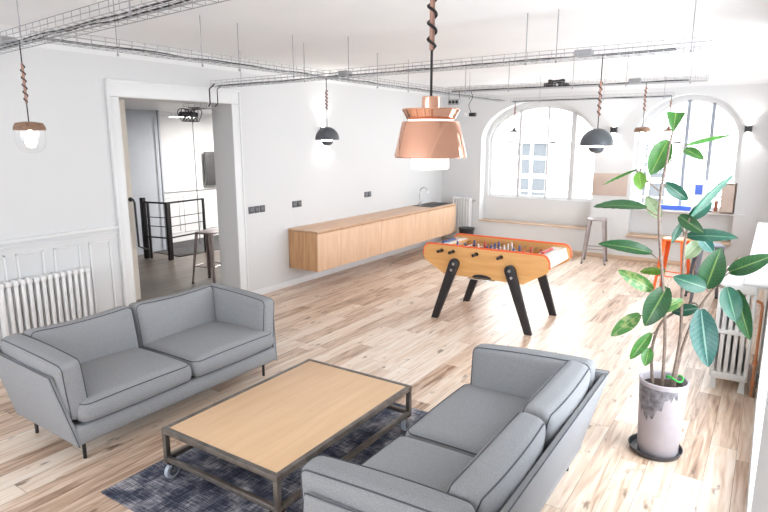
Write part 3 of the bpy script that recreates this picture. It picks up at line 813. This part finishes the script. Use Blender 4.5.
q = MB(); q.tube([Vector((-.405, 4.18, .56)) - O + Vector((.05*math.cos(a), .03*math.sin(a), .015*math.sin(2*a))) for a in [2*math.pi*i/16 for i in range(16)]], .006, 6, closed=True)
q.tube([(-.06, -.06, .49), (.0, -.09, .495), (.06, -.05, .49)], .006, 6); q.build('tie_wire', 'green_tie', t)
LEAVES=[
 ((-0.561, 4.18, 2.187), (-0.557, 4.2, 2.311), (-0.569, 4.18, 2.156), (0.14, -0.98, 0.15), 0.121, 'g'),
 ((-0.582, 4.16, 2.138), (-0.663, 4.12, 1.916), (-0.564, 4.18, 2.1), (0.18, -0.98, 0.11), 0.134, 'g'),
 ((-0.485, 4.18, 2.107), (-0.243, 4.23, 2.168), (-0.59, 4.18, 1.992), (0.3, -0.37, -0.88), 0.08, 'g'),
 ((-0.486, 4.16, 2.082), (-0.363, 4.1, 2.018), (-0.594, 4.18, 1.973), (-0.07, -0.79, 0.61), 0.07, 'g'),
 ((-0.736, 4.15, 1.931), (-0.709, 4.12, 1.817), (-0.731, 4.18, 1.95), (0.13, -0.95, 0.28), 0.085, 'y'),
 ((-0.756, 4.18, 1.949), (-0.953, 4.13, 1.839), (-0.61, 4.18, 1.811), (0.52, -0.28, -0.81), 0.06, 'g'),
 ((-0.67, 4.16, 1.698), (-0.986, 4.04, 1.696), (-0.59, 4.18, 1.642), (0.23, -0.61, 0.76), 0.09, 'd'),
 ((-0.592, 4.2, 1.633), (-0.699, 4.26, 1.767), (-0.581, 4.18, 1.609), (-0.05, -0.93, 0.37), 0.092, 'p'),
 ((-0.583, 4.21, 1.862), (-0.446, 4.28, 1.753), (-0.6, 4.18, 1.831), (0.38, -0.92, -0.12), 0.085, 't'),
 ((-0.416, 4.2, 1.646), (-0.203, 4.24, 1.932), (-0.433, 4.18, 1.608), (0.7, -0.56, -0.44), 0.09, 't'),
 ((-0.422, 4.21, 1.638), (-0.308, 4.28, 1.748), (-0.432, 4.18, 1.595), (0.28, -0.91, 0.29), 0.084, 't'),
 ((-0.477, 4.17, 1.658), (-0.321, 4.11, 1.569), (-0.433, 4.18, 1.543), (-0.19, -0.94, 0.3), 0.09, 'd'),
 ((-0.423, 4.15, 1.535), (-0.136, 4.1, 1.556), (-0.435, 4.18, 1.504), (-0.18, -0.85, 0.5), 0.09, 't'),
 ((-0.429, 4.22, 1.379), (-0.335, 4.28, 1.499), (-0.428, 4.18, 1.359), (0.2, -0.93, 0.31), 0.098, 'p'),
 ((-0.349, 4.21, 1.527), (-0.27, 4.27, 1.428), (-0.426, 4.18, 1.531), (0.4, -0.89, -0.22), 0.083, 'b'),
 ((-0.613, 4.15, 1.404), (-0.934, 4.03, 1.45), (-0.539, 4.18, 1.339), (0.35, -0.7, 0.63), 0.1, 'd'),
 ((-0.585, 4.14, 1.157), (-0.795, 4.04, 1.286), (-0.52, 4.18, 1.116), (0.45, -0.89, 0.04), 0.1, 'v'),
 ((-0.501, 4.13, 1.192), (-0.602, 4.06, 0.925), (-0.518, 4.18, 1.089), (0.11, -0.97, 0.21), 0.157, 'd'),
 ((-0.655, 4.16, 0.974), (-0.814, 4.08, 0.809), (-0.55, 4.18, 0.958), (0.17, -0.94, 0.29), 0.102, 'v'),
 ((-0.575, 4.16, 0.853), (-0.683, 4.1, 0.662), (-0.548, 4.18, 0.866), (0.1, -0.96, 0.24), 0.081, 'g'),
 ((-0.577, 4.15, 0.748), (-0.585, 4.1, 0.633), (-0.559, 4.18, 0.771), (0.14, -0.91, 0.39), 0.082, 'g'),
 ((-0.401, 4.14, 1.116), (-0.546, 4.08, 1.026), (-0.402, 4.18, 1.134), (0.2, -0.93, 0.31), 0.078, 'v'),
 ((-0.278, 4.14, 1.214), (-0.466, 4.08, 1.274), (-0.256, 4.18, 1.183), (0.34, -0.93, 0.14), 0.115, 't'),
 ((-0.28, 4.16, 1.21), (-0.221, 4.13, 1.481), (-0.257, 4.18, 1.189), (-0.01, -0.99, -0.11), 0.153, 'd'),
 ((-0.164, 4.16, 1.33), (0.06, 4.08, 1.476), (-0.2, 4.18, 1.289), (-0.32, -0.95, -0.03), 0.112, 'd'),
 ((-0.164, 4.13, 1.239), (-0.092, 4.06, 1.043), (-0.227, 4.18, 1.233), (-0.0, -0.94, 0.33), 0.125, 't'),
 ((-0.111, 4.18, 1.217), (-0.008, 4.13, 0.923), (-0.217, 4.18, 1.241), (-0.2, -0.98, 0.1), 0.11, 'd'),
 ((-0.292, 4.12, 1.078), (-0.211, 4.02, 0.737), (-0.283, 4.18, 1.112), (0.06, -0.95, 0.29), 0.166, 'b'),
 ((-0.312, 4.16, 1.072), (-0.465, 4.2, 1.009), (-0.298, 4.18, 1.089), (-0.3, -0.95, 0.12), 0.084, 't'),
 ((-0.534, 4.22, 1.285), (-0.701, 4.3, 1.235), (-0.544, 4.18, 1.318), (-0.2, -0.78, -0.59), 0.08, 'y'),
 ((-0.461, 4.21, 1.615), (-0.511, 4.24, 1.467), (-0.438, 4.18, 1.53), (0.64, -0.68, -0.35), 0.07, 't'),
]
STEMS= [[(-0.478, 4.18, 0.485), (-0.485, 4.153, 0.823), (-0.511, 4.127, 1.102), (-0.548, 4.1, 1.372), (-0.583, 4.1, 1.632), (-0.587, 4.1, 1.825), (-0.569, 4.1, 2.014), (-0.558, 4.1, 2.15), (-0.549, 4.1, 2.181)], [(-0.411, 4.18, 0.501), (-0.397, 4.167, 0.836), (-0.414, 4.153, 1.179), (-0.425, 4.14, 1.445), (-0.422, 4.14, 1.53), (-0.421, 4.14, 1.588), (-0.41, 4.14, 1.653)], [(-0.394, 4.18, 0.52), (-0.38, 4.18, 0.765), (-0.317, 4.18, 1.039), (-0.232, 4.18, 1.219), (-0.186, 4.18, 1.316), (-0.121, 4.18, 1.427)], [(-0.555, 4.18, 0.496), (-0.563, 4.193, 0.723), (-0.531, 4.207, 0.905), (-0.449, 4.22, 1.007), (-0.349, 4.22, 1.085), (-0.311, 4.22, 1.057)]]

def smooth_path(pts, n=6):
    pts = [Vector(p) for p in pts]; P = [pts[0]] + pts + [pts[-1]]; out = []
    for i in range(1, len(P) - 2):
        for k in range(n):
            s = k / n; a, b, c, d = P[i-1:i+3]
            out.append(.5*((2*b) + (c - a)*s + (2*a - 5*b + 4*c - d)*s*s + (3*b - a - 3*c + d)*s**3))
    out.append(pts[-1]); return out
for s in STEMS:
    w = [Vector(p) - O for p in s]; w[0].z = .47; w[0].x *= .8
    pth = smooth_path(w); k = len(pth)
    q = MB(); q.tube(pth, [.0115 - .006*i/k for i in range(k)], 8); q.build('stem', 'stem', t)
for i, (B, T, Pp, nrm, W, kind) in enumerate(LEAVES):
    B, T, Pp, nrm = Vector(B) - O, Vector(T) - O, Vector(Pp) - O, Vector(nrm)
    ax = T - B; Ln = ax.length; ax.normalize(); sd = ax.cross(nrm).normalized(); nn = sd.cross(ax).normalized()
    q = MB(); nu, nv = 14, 6; uvl = q.bm.loops.layers.uv.new('UVMap'); grid = []; uvs = {}
    droop = .10*Ln * (1 if nn.z > -.2 else -1)
    for a in range(nu + 1):
        u = a / nu; wd = W/2 * max(.02, math.sin(math.pi * (.03 + .955*u) ** .86)) ** .72 * (1 if u < .97 else .55)
        if i == 0: wd = W/2 * 1.0 * max(.05, u) ** .75 * (1 if u < .97 else .8)   # topmost leaf, curled over
        row = []
        for b_ in range(-nv//2, nv//2 + 1):
            v = b_ / (nv/2)
            p = B + ax*(u*Ln) + sd*(v*wd*.96) + nn*(abs(v)**1.3*wd*.30 + droop*(4*u*(1-u)) * .55 + .0025*math.sin(u*40 + 2*v)*abs(v))
            vert = q.bm.verts.new(p); uvs[vert] = (u, v); row.append(vert)
        grid.append(row)
    for a in range(nu):
        for b_ in range(nv):
            f = q.bm.faces.new((grid[a][b_], grid[a][b_+1], grid[a+1][b_+1], grid[a+1][b_]))
            f.normal_update()
            for lp in f.loops: lp[uvl].uv = uvs[lp.vert]
    q.bm.normal_update()
    if sum((f.normal.dot(nn) for f in q.bm.faces)) < 0: bmesh.ops.reverse_faces(q.bm, faces=list(q.bm.faces))
    lf = q.build('leaf', LEAFM[kind], t, ang=3)
    q = MB(); mid = (Pp + B)/2 + Vector((0, 0, -.008)); q.tube(smooth_path([Pp, mid, B + ax*.01], 3), .0046, 6); q.build('petiole', 'stem', lf)
t = thing('plant_saucer', 'dark plastic saucer under the lilac grey plant pot', 'saucer', (-.485, 4.19, 0))
q = MB(); q.lathe([(0, 0), (.160, 0), (.176, .038), (.170, .038), (.156, .010), (0, .010)], seg=40); q.build('dish', 'saucer', t)

# ------------------------------------------------------------------ wire cable trays under the ceiling
ZT_ = 2.75
def tray(axis, a0, a1, fixed, rods, label, w=.20, h=.06, z=ZT_, name='cable_tray', seed=1):
    P = (lambda a, o, zz: (a - a0, o, zz)) if axis == 'X' else (lambda a, o, zz: (o, a - a0, zz))
    t = thing(name, label, 'cable tray', (a0, fixed, z) if axis == 'X' else (fixed, a0, z), 0, 'wire cable trays')
    q = MB()
    for o, zz in ((-w/2, h), (-w/2, h*.5), (-w/2, 0), (-w/6, 0), (w/6, 0), (w/2, 0), (w/2, h*.5), (w/2, h)):
        q.tube([P(a0, o, zz), P(a1, o, zz)], .0026, 4)
    n = int((a1 - a0) / .10)
    for k in range(n + 1):
        a = a0 + (a1 - a0) * k / n; q.tube([P(a, -w/2, h), P(a, -w/2, 0), P(a, w/2, 0), P(a, w/2, h)], .0023, 4, caps=False)
    q.build('wire_basket', 'zinc', t)
    rnd = random.Random(seed); q = MB()
    for c in range(2):
        o0 = (c - .5) * .05; pts = []
        k = 0
        while True:
            a = a0 + .02 + k * .22
            if a > a1 - .02: break
            pts.append(P(a, o0 + rnd.uniform(-.02, .02), .010 + rnd.uniform(0, .008))); k += 1
        q.tube(smooth_path(pts, 2), .0045, 6)
    q.build('cables', 'cable', t)
    for a in rods:
        for o in (-w/2 + .012,):
            q = MB(); q.tube([P(a, o, -.025), P(a, o, ZC - z + .003)], .0038, 6); q.tube([P(a, o, -.03), P(a, o, -.012)], .009, 6); q.build('hanger_rod', 'zinc', t)
    return t
ta = tray('X', -5.70, -.25, 2.18, (-4.45, -3.9, -2.6, -1.4), 'wire cable tray nearest the camera, crossing over the grey sofas', .20, .06, seed=3)
ta.rotation_euler = (0, 0, R(-5.55))
tray('Y', 2.02, 9.55, -3.92, (2.6, 3.35, 3.75, 4.45, 5.9, 6.6, 8.4), 'long wire cable tray running from the camera end towards the window wall', .16, seed=4, z=ZT_ + .001)
tc_ = tray('X', -5.74, -.43, 5.03, (-5.2, -4.2, -3.6, -1.75, -1.5, -.55), 'wire cable tray from the doorway across to the right wall', .20, .065, seed=5, z=ZT_ + .004)
tc_.rotation_euler = (0, 0, R(-3))
tray('X', -3.75, -.70, 7.32, (-3.5, -2.9, -2.1, -1.5, -.85), 'wire cable tray between the foosball table and the doorway tray', .18, seed=6, z=ZT_ + .002)
tray('X', -3.80, -1.33, 9.66, (-3.3, -2.3, -1.45), 'wire cable tray nearest the window wall', .16, seed=7, z=ZT_ - .01)
# the piece that drops into the doorway, with its coil of spare cable
t = tray('X', -6.15, -5.72, 4.92, (), 'short wire cable tray dipping through the top of the doorway', .18, z=2.50, seed=8)
q = MB(); q.tube([(.43, -.06, .02), (.46, -.06, .05), (.46, -.06, .22), (.55, -.06, .27)], .008, 8); q.tube([(.43, .04, .02), (.48, .04, .06), (.48, .04, .22), (.57, .04, .27)], .006, 8); q.build('drop_cable', 'cable', t)
t = thing('cable_coil', 'coil of spare black cable hanging under the tray in the doorway', 'cable', (-5.98, 4.78, 2.42))
q = MB()
for k in range(7):
    q.tube([(.07*math.cos(a) + k*.004, (k - 3)*.035 + .02*math.sin(a*2 + k), .075*math.sin(a)) for a in [2*math.pi*i/18 for i in range(18)]], .005, 6, closed=True)
q.build('loops', 'cable', t)
q = MB(); q.tube([(0, -.13, .01), (0, .10, .01)], .030, 14); q.build('tape_wrap', 'rubber', t)

def lump(name, loc, d, mat, label, cat, bev=.006, rz=0, group=None):
    m = MB(); m.box((0, 0, 0), d, bev); return tag(m.build(name, mat, loc=loc, rz=rz), label, cat, group)
JB = 'grey junction boxes'
lump('junction_box', (-3.72, 4.92, 2.79), (.11, .09, .05), 'device', 'grey junction box on the trays where the left dome pendant hangs', 'junction box', group=JB)
lump('junction_box', (-1.32, 4.80, 2.79), (.13, .09, .05), 'device', 'grey junction box on the tray above the right dome pendant', 'junction box', group=JB)
lump('junction_box', (-1.42, 7.32, 2.785), (.13, .09, .05), 'device', 'grey junction box on the tray above the small glass pendant by the windows', 'junction box', group=JB)
lump('junction_box', (-4.42, 2.06, 2.79), (.13, .1, .05), 'device', 'grey junction box on the nearest tray, at the left edge of the photo', 'junction box', group=JB)
t = thing('power_strip', 'light grey power strip hanging below the trays, just right of the copper pendant', 'power strip', (-3.66, 7.25, 2.62))
q = MB(); q.box((0, 0, 0), (.17, .06, .075), .008); q.build('housing', 'device', t)
for k in range(3):
    q = MB(); q.lathe([(0, 0), (.02, 0), (.02, .004), (0, .004)], (-.05 + .05*k, -.03, 0), 12, Matrix.Rotation(R(90), 3, 'X')); q.build('outlet', 'black_metal', t)
q = MB(); q.tube([(-.08, 0, .03), (-.085, 0, .14)], .004, 6); q.tube([(.08, 0, .03), (.07, 0, .14)], .004, 6); q.build('suspension_cord', 'cable', t)
t = thing('power_adapter', 'black and white power adapter hanging on a cord below the crossing trays', 'power adapter', (-3.46, 7.32, 2.455))
q = MB(); q.box((-.045, 0, 0), (.07, .06, .045), .008); q.build('adapter', 'white_plastic', t)
q = MB(); q.box((.04, 0, 0), (.09, .06, .05), .008); q.build('plug', 'black_metal', t)
q = MB(); q.tube(smooth_path([(.02, 0, .02), (-.02, 0, .12), (.03, 0, .22), (.0, 0, .31)]), .004, 6); q.build('cord', 'cable', t)
t = thing('cable_bundle', 'black cable bundle and transformer lying in the tray before the arched window', 'cable', (-2.32, 7.32, 2.785))
q = MB(); q.box((-.08, 0, .0), (.13, .09, .045), .008); q.box((.09, 0, -.005), (.12, .08, .04), .008); q.build('transformer', 'rubber', t)
q = MB()
for k in range(4): q.tube([(.10*math.cos(a), .05*math.sin(a), .03 + .007*k + .008*math.sin(3*a + k)) for a in [2*math.pi*i/14 for i in range(14)]], .006, 6, closed=True)
q.build('coil', 'cable', t)

# ------------------------------------------------------------------ lamps
def point(parent, z, w, r=.04, col=(1, .93, .84)):
    l = bpy.data.lights.new('bulb_light', 'POINT'); l.energy = w; l.shadow_soft_size = r; l.color = col
    o = bpy.data.objects.new('bulb_light', l); COL.objects.link(o); o.parent = parent; o.location = (0, 0, z)
def cord_and_stick(t, drop, s0, s1, r=.0042, rs=.0085):
    """flex from the tray, wound round a wooden stick between s0 and s1 (both measured down)"""
    q = MB(); pts = [(0, 0, .02), (0, 0, -s0 + .01)]; n = 5 * 14
    for i in range(n + 1):
        a = 2*math.pi*5*i/n; f = i/n; rr = (rs + r)
        pts.append((rr*math.cos(a), rr*math.sin(a), -(s0 + (s1 - s0)*f)))
    pts += [(0, 0, -s1 - .015), (0, 0, -drop)]
    q.tube(pts, r, 6); q.build('cord', 'cable', t)
    q = MB(); q.tube([(0, 0, -s0 + .012), (0, 0, -s1 - .012)], rs, 10); q.build('wooden_stick', 'stick', t)
def glass_pendant(loc, zcap, label, s0, s1, r=.098):
    t = thing('pendant_lamp', label, 'pendant lamp', loc, 0, 'glass pendant lamps'); d = loc[2] - zcap
    cord_and_stick(t, d, s0, s1)
    q = MB(); q.lathe([(0, 0), (.03, 0), (r*.85, -.010), (r*.98, -.035), (r, -.058), (r*.9, -.058), (0, -.05)], (0, 0, -d), 32); q.build('cap', 'cap_wood', t)
    q = MB(); q.lathe([(r*.95, -.058), (r*.97, -.10), (r*.90, -.15), (r*.70, -.188), (r*.35, -.207), (0, -.212)], (0, 0, -d), 32); q.build('glass_dome', 'glass', t)
    q = MB(); q.lathe([(0, -.055), (.016, -.06), (.018, -.085), (.034, -.115), (.036, -.14), (.022, -.165), (0, -.172)], (0, 0, -d), 20); q.build('bulb', 'bulb', t)
    return t
def dome_pendant(loc, zrim, label, s0, s1, r=.128):
    t = thing('pendant_lamp', label, 'pendant lamp', loc, 0, 'grey dome pendant lamps'); d = loc[2] - zrim
    cord_and_stick(t, d - .13, s0, s1)
    pr_ = [(r*math.sin(R(a)), .13*math.cos(R(a))) for a in range(0, 91, 9)]
    q = MB(); q.lathe(pr_ + [(r - .004, -.004)] + [((r - .004)*math.sin(R(a)), .126*math.cos(R(a))) for a in range(90, -1, -9)], (0, 0, -d), 40); q.build('shade', 'dark_shade', t)
    q = MB(); q.lathe([(0, .005), (.058, -.018), (.060, -.024)] + [(.058*math.cos(R(a)), -.028 - .036*math.sin(R(a))) for a in range(0, 91, 15)], (0, 0, -d), 28); q.build('lower_dome', 'dark_shade', t)
    q = MB(); q.lathe([(0, -.015), (.05, -.012), (.056, .005), (.052, .028), (.03, .06), (0, .07)], (0, 0, -d), 20); q.build('bulb', 'bulb', t)
    return t
glass_pendant((-4.215, 2.05, ZT_), 2.258, 'glass pendant lamp with walnut cap at the far left, over the panelled wall', .13, .36)
glass_pendant((-1.30, 7.32, ZT_), 2.275, 'small glass pendant lamp with walnut cap between the two arched windows', .05, .29, .09)
dome_pendant((-3.965, 4.92, ZT_), 2.135, 'charcoal dome pendant lamp left of the copper one, against the white wall', .12, .30)
dome_pendant((-1.19, 4.85, ZT_), 2.095, 'charcoal dome pendant lamp right of the copper one, near the plant', .18, .42)
# flat white shades far back
for k, (x, lab) in enumerate(((-3.74, 'small white dish pendant lamp in front of the left arched window'), (-1.36, 'small white dish pendant lamp in front of the right arched window'))):
    t = thing('pendant_lamp', lab, 'pendant lamp', (x, 9.66, ZT_ - .01), 0, 'white dish pendant lamps')
    cord_and_stick(t, .42, .06, .27)
    q = MB(); q.lathe([(0, 0), (.02, 0), (.024, -.035), (.095, -.06), (.10, -.07), (.09, -.07), (0, -.045)], (0, 0, -.42), 28); q.build('shade', 'dark_shade' if k == 0 else 'cap_wood', t)
    q = MB(); q.lathe([(.06, -.06), (.055, -.085), (.03, -.10), (0, -.105)], (0, 0, -.42), 20); q.build('diffuser', 'opal', t)
# the copper pendant
t = thing('pendant_lamp', 'large polished copper pendant lamp with two-tier shade, nearest the camera', 'pendant lamp', (-.997, 1.80, ZT_))
zb = 0
KC = .878
zc = 2.15 - .075 * KC
cord_and_stick(t, ZT_ - zc - .228*KC, .04, .30, .0048, .009)
zb = zc - ZT_
class CB(MB):
    def lathe(s, prof, c=(0, 0, 0), seg=32, rot=None): MB.lathe(s, [(a * KC, b_ * KC) for a, b_ in prof], c, seg, rot)
q = CB(); q.lathe([(0, .232), (.033, .232), (.036, .228), (.036, .183), (0, .183)], (0, 0, zb), 32); q.build('cap', 'copper', t)
q = CB(); q.lathe([(.034, .180), (.111, .186), (.113, .181), (.093, .145), (.090, .146), (.108, .180), (.034, .176)], (0, 0, zb), 56); q.build('upper_shade', 'copper', t)
q = CB(); q.lathe([(.0, .139), (.110, .137), (.1135, .132), (.143, .003), (.141, .0), (.139, .003), (.110, .129), (0, .131)], (0, 0, zb), 64); q.build('lower_shade', 'copper', t)
q = CB(); q.lathe([(0, .146), (.088, .146), (.088, .140), (0, .140)], (0, 0, zb), 40); q.build('upper_diffuser', 'opal', t)
q = CB(); q.lathe([(0, .05), (.073, .05), (.075, -.038), (.070, -.045), (0, -.046)], (0, 0, zb), 40); q.build('lower_diffuser', 'opal', t)
# wall up-and-down lights
def sconce(loc, rz, label):
    t = thing('wall_sconce', label, 'wall lamp', loc, rz, 'black cube wall lamps')
    q = MB(); q.bx(.01, .11, -.05, .05, -.05, .05, .003); q.build('housing', 'black_metal', t)
    q = MB(); q.bx(0, .012, -.035, .035, -.035, .035); q.build('wall_plate', 'black_metal', t)
    q = MB(); q.bx(.03, .09, -.03, .03, .0505, .052); q.bx(.03, .09, -.03, .03, -.052, -.0505); q.build('lens', 'bulb', t)
    for s in (1, -1):
        l = bpy.data.lights.new('beam', 'SPOT'); l.energy = 13; l.spot_size = R(96); l.spot_blend = .2; l.shadow_soft_size = .015; l.color = (1, .97, .93)
        o = bpy.data.objects.new('beam', l); COL.objects.link(o); o.parent = t; o.location = (.075, 0, s*.056)
        o.rotation_euler = (math.pi, 0, 0) if s > 0 else (0, 0, 0)
sconce((XW, 7.07, 2.26), 0, 'black cube wall lamp behind the left dome pendant')
sconce((-2.41, YW, 2.29), R(-90), 'black cube wall lamp between the two arched windows')
sconce((-.40, YW, 2.29), R(-90), 'black cube wall lamp right of the right arched window')

# ------------------------------------------------------------------ beyond the doorway
t = thing('stair_railing', 'black metal stair railing with thin bars beyond the doorway', 'railing', (-8.80, 6.42, .012))
def post(x, y, w=.04, h=1.03):
    q = MB(); q.bx(x - w/2, x + w/2, y - w/2, y + w/2, 0, h, .003); q.build('post', 'black_metal', t)
post(0, 0, .05); post(-.02, .06, .04); post(-.08, .86); post(-.42, -.08, .035); post(-.50, -.12, .075, 1.1)
for a, b in (((-.48, -.10), (0, 0)), ((0, 0), (-.08, .86))):
    q = MB(); q.tube([(a[0], a[1], 1.02), (b[0], b[1], 1.02)], .022, 4); q.build('handrail', 'black_metal', t)
    for z in (.72, .88):
        q = MB(); q.tube([(a[0], a[1], z - .12), (b[0], b[1], z - .12)], .010, 4); q.build('bar', 'black_metal', t)
    q = MB(); q.tube([(a[0], a[1], .40), (b[0], b[1], .40)], .018, 4); q.build('bar', 'black_metal', t)
t = thing('wall_handrail', 'thin black bent handrail at the left edge of the doorway view', 'handrail', (-6.98, 4.56, 0))
q = MB(); q.tube([(0, 0, 1.36), (.05, 0, 1.36), (.06, .01, 1.32), (.06, .02, .74), (.06, .18, .66)], .014, 8); q.build('rail', 'black_metal', t)
q = MB(); q.lathe([(0, 0), (.03, 0), (.03, .012), (0, .012)], (-.012, 0, 1.36), 14, Matrix.Rotation(R(90), 3, 'Y')); q.build('rosette', 'black_metal', t)
t = thing('glass_partition', 'clear glass partition standing behind the black stair railing', 'glass partition', (-9.70, 6.22, .012))
for k in range(4):
    q = MB(); q.bx(-.005, .005, k*.80 + .004, k*.80 + .796, 0, 2.64); p = q.build('glass_pane', 'glass', t)
    q = MB(); q.bx(-.008, .008, k*.80 + .792, k*.80 + .808, 0, 2.64); q.build('edge_seal', 'socket_face', p)
t = thing('television', 'black flat television on the landing wall, half hidden by the right side of the doorway', 'television', (-10.285, 8.93, 1.50))
q = MB(); q.bx(.06, .12, -.45, .45, -.36, .36, .008); q.build('screen', 'black_metal', t)
q = MB(); q.bx(0, .06, -.15, .15, -.12, .12); q.build('bracket', 'black_metal', t)

# ------------------------------------------------------------------ light
w = bpy.data.worlds.new('overcast_sky'); scene.world = w; w.use_nodes = True
bg = w.node_tree.nodes['Background']; bg.inputs['Color'].default_value = (.89, .945, 1, 1); bg.inputs['Strength'].default_value = SKY
def portal(loc, rot, sx, sy):
    l = bpy.data.lights.new('sky_portal', 'AREA'); l.shape = 'RECTANGLE'; l.size = sx; l.size_y = sy; l.cycles.is_portal = True
    o = bpy.data.objects.new('sky_portal', l); COL.objects.link(o); o.location = loc; o.rotation_euler = rot
portal((-3.80, YW + .42, 1.87), (R(-90), 0, 0), 2.2, 1.85)
portal((-1.24, YW + .42, 1.87), (R(-90), 0, 0), 1.6, 1.9)
portal((XR + .53, 3.87, 1.6), (0, R(90), 0), 2.6, 1.9)
portal((-4.1, -2.72, 1.75), (R(90), 0, 0), 2.1, 2.1)  # this and the next portal serve the added back windows
portal((-1.5, -2.72, 1.75), (R(90), 0, 0), 2.1, 2.1)
portal((XR + .53, 7.87, 1.9), (0, R(90), 0), 1.9, 4.05)
def fill_lamp(loc, size, e, name, label):
    t = thing(name, label, 'fill lamp', loc)
    q = MB(); q.lathe([(0, 0), (size, 0), (size, -.05), (size*.96, -.055), (0, -.055)], seg=40); q.build('housing', 'trim', t)
    l = bpy.data.lights.new('lamp', 'AREA'); l.shape = 'DISK'; l.size = size*1.9; l.energy = e; l.color = (1, .96, .92)
    o = bpy.data.objects.new('lamp', l); COL.objects.link(o); o.parent = t; o.location = (0, 0, -.06)
fill_lamp((-8.4, 8.6, 2.66), .3, 260, 'fill_lamp', 'added round white fill lamp, out of view over the landing beyond the doorway')  # added lamp, brightens the landing walls seen through the doorway

# ------------------------------------------------------------------ camera
cam = bpy.data.cameras.new('camera'); co = bpy.data.objects.new('camera', cam); COL.objects.link(co)
cam.sensor_fit = 'HORIZONTAL'; cam.sensor_width = 36; cam.lens = 585 / 768 * 36; cam.clip_start = .02; cam.clip_end = 200
pitch = math.atan(118 / 585); yaw = math.atan(394 / math.hypot(585, 118))
co.location = (0, 0, 2.15); co.rotation_euler = (math.pi/2 - pitch, 0, yaw)
scene.camera = co
v = scene.view_settings; v.view_transform = 'Standard'; v.look = 'None'; v.gamma = 1; v.use_curve_mapping = False
v.exposure = EXPO
c = scene.cycles; c.max_bounces = 14; c.diffuse_bounces = 8; c.glossy_bounces = 5; c.transmission_bounces = 8; c.transparent_max_bounces = 16
c.sample_clamp_indirect = 8; c.caustics_reflective = False; c.caustics_refractive = False
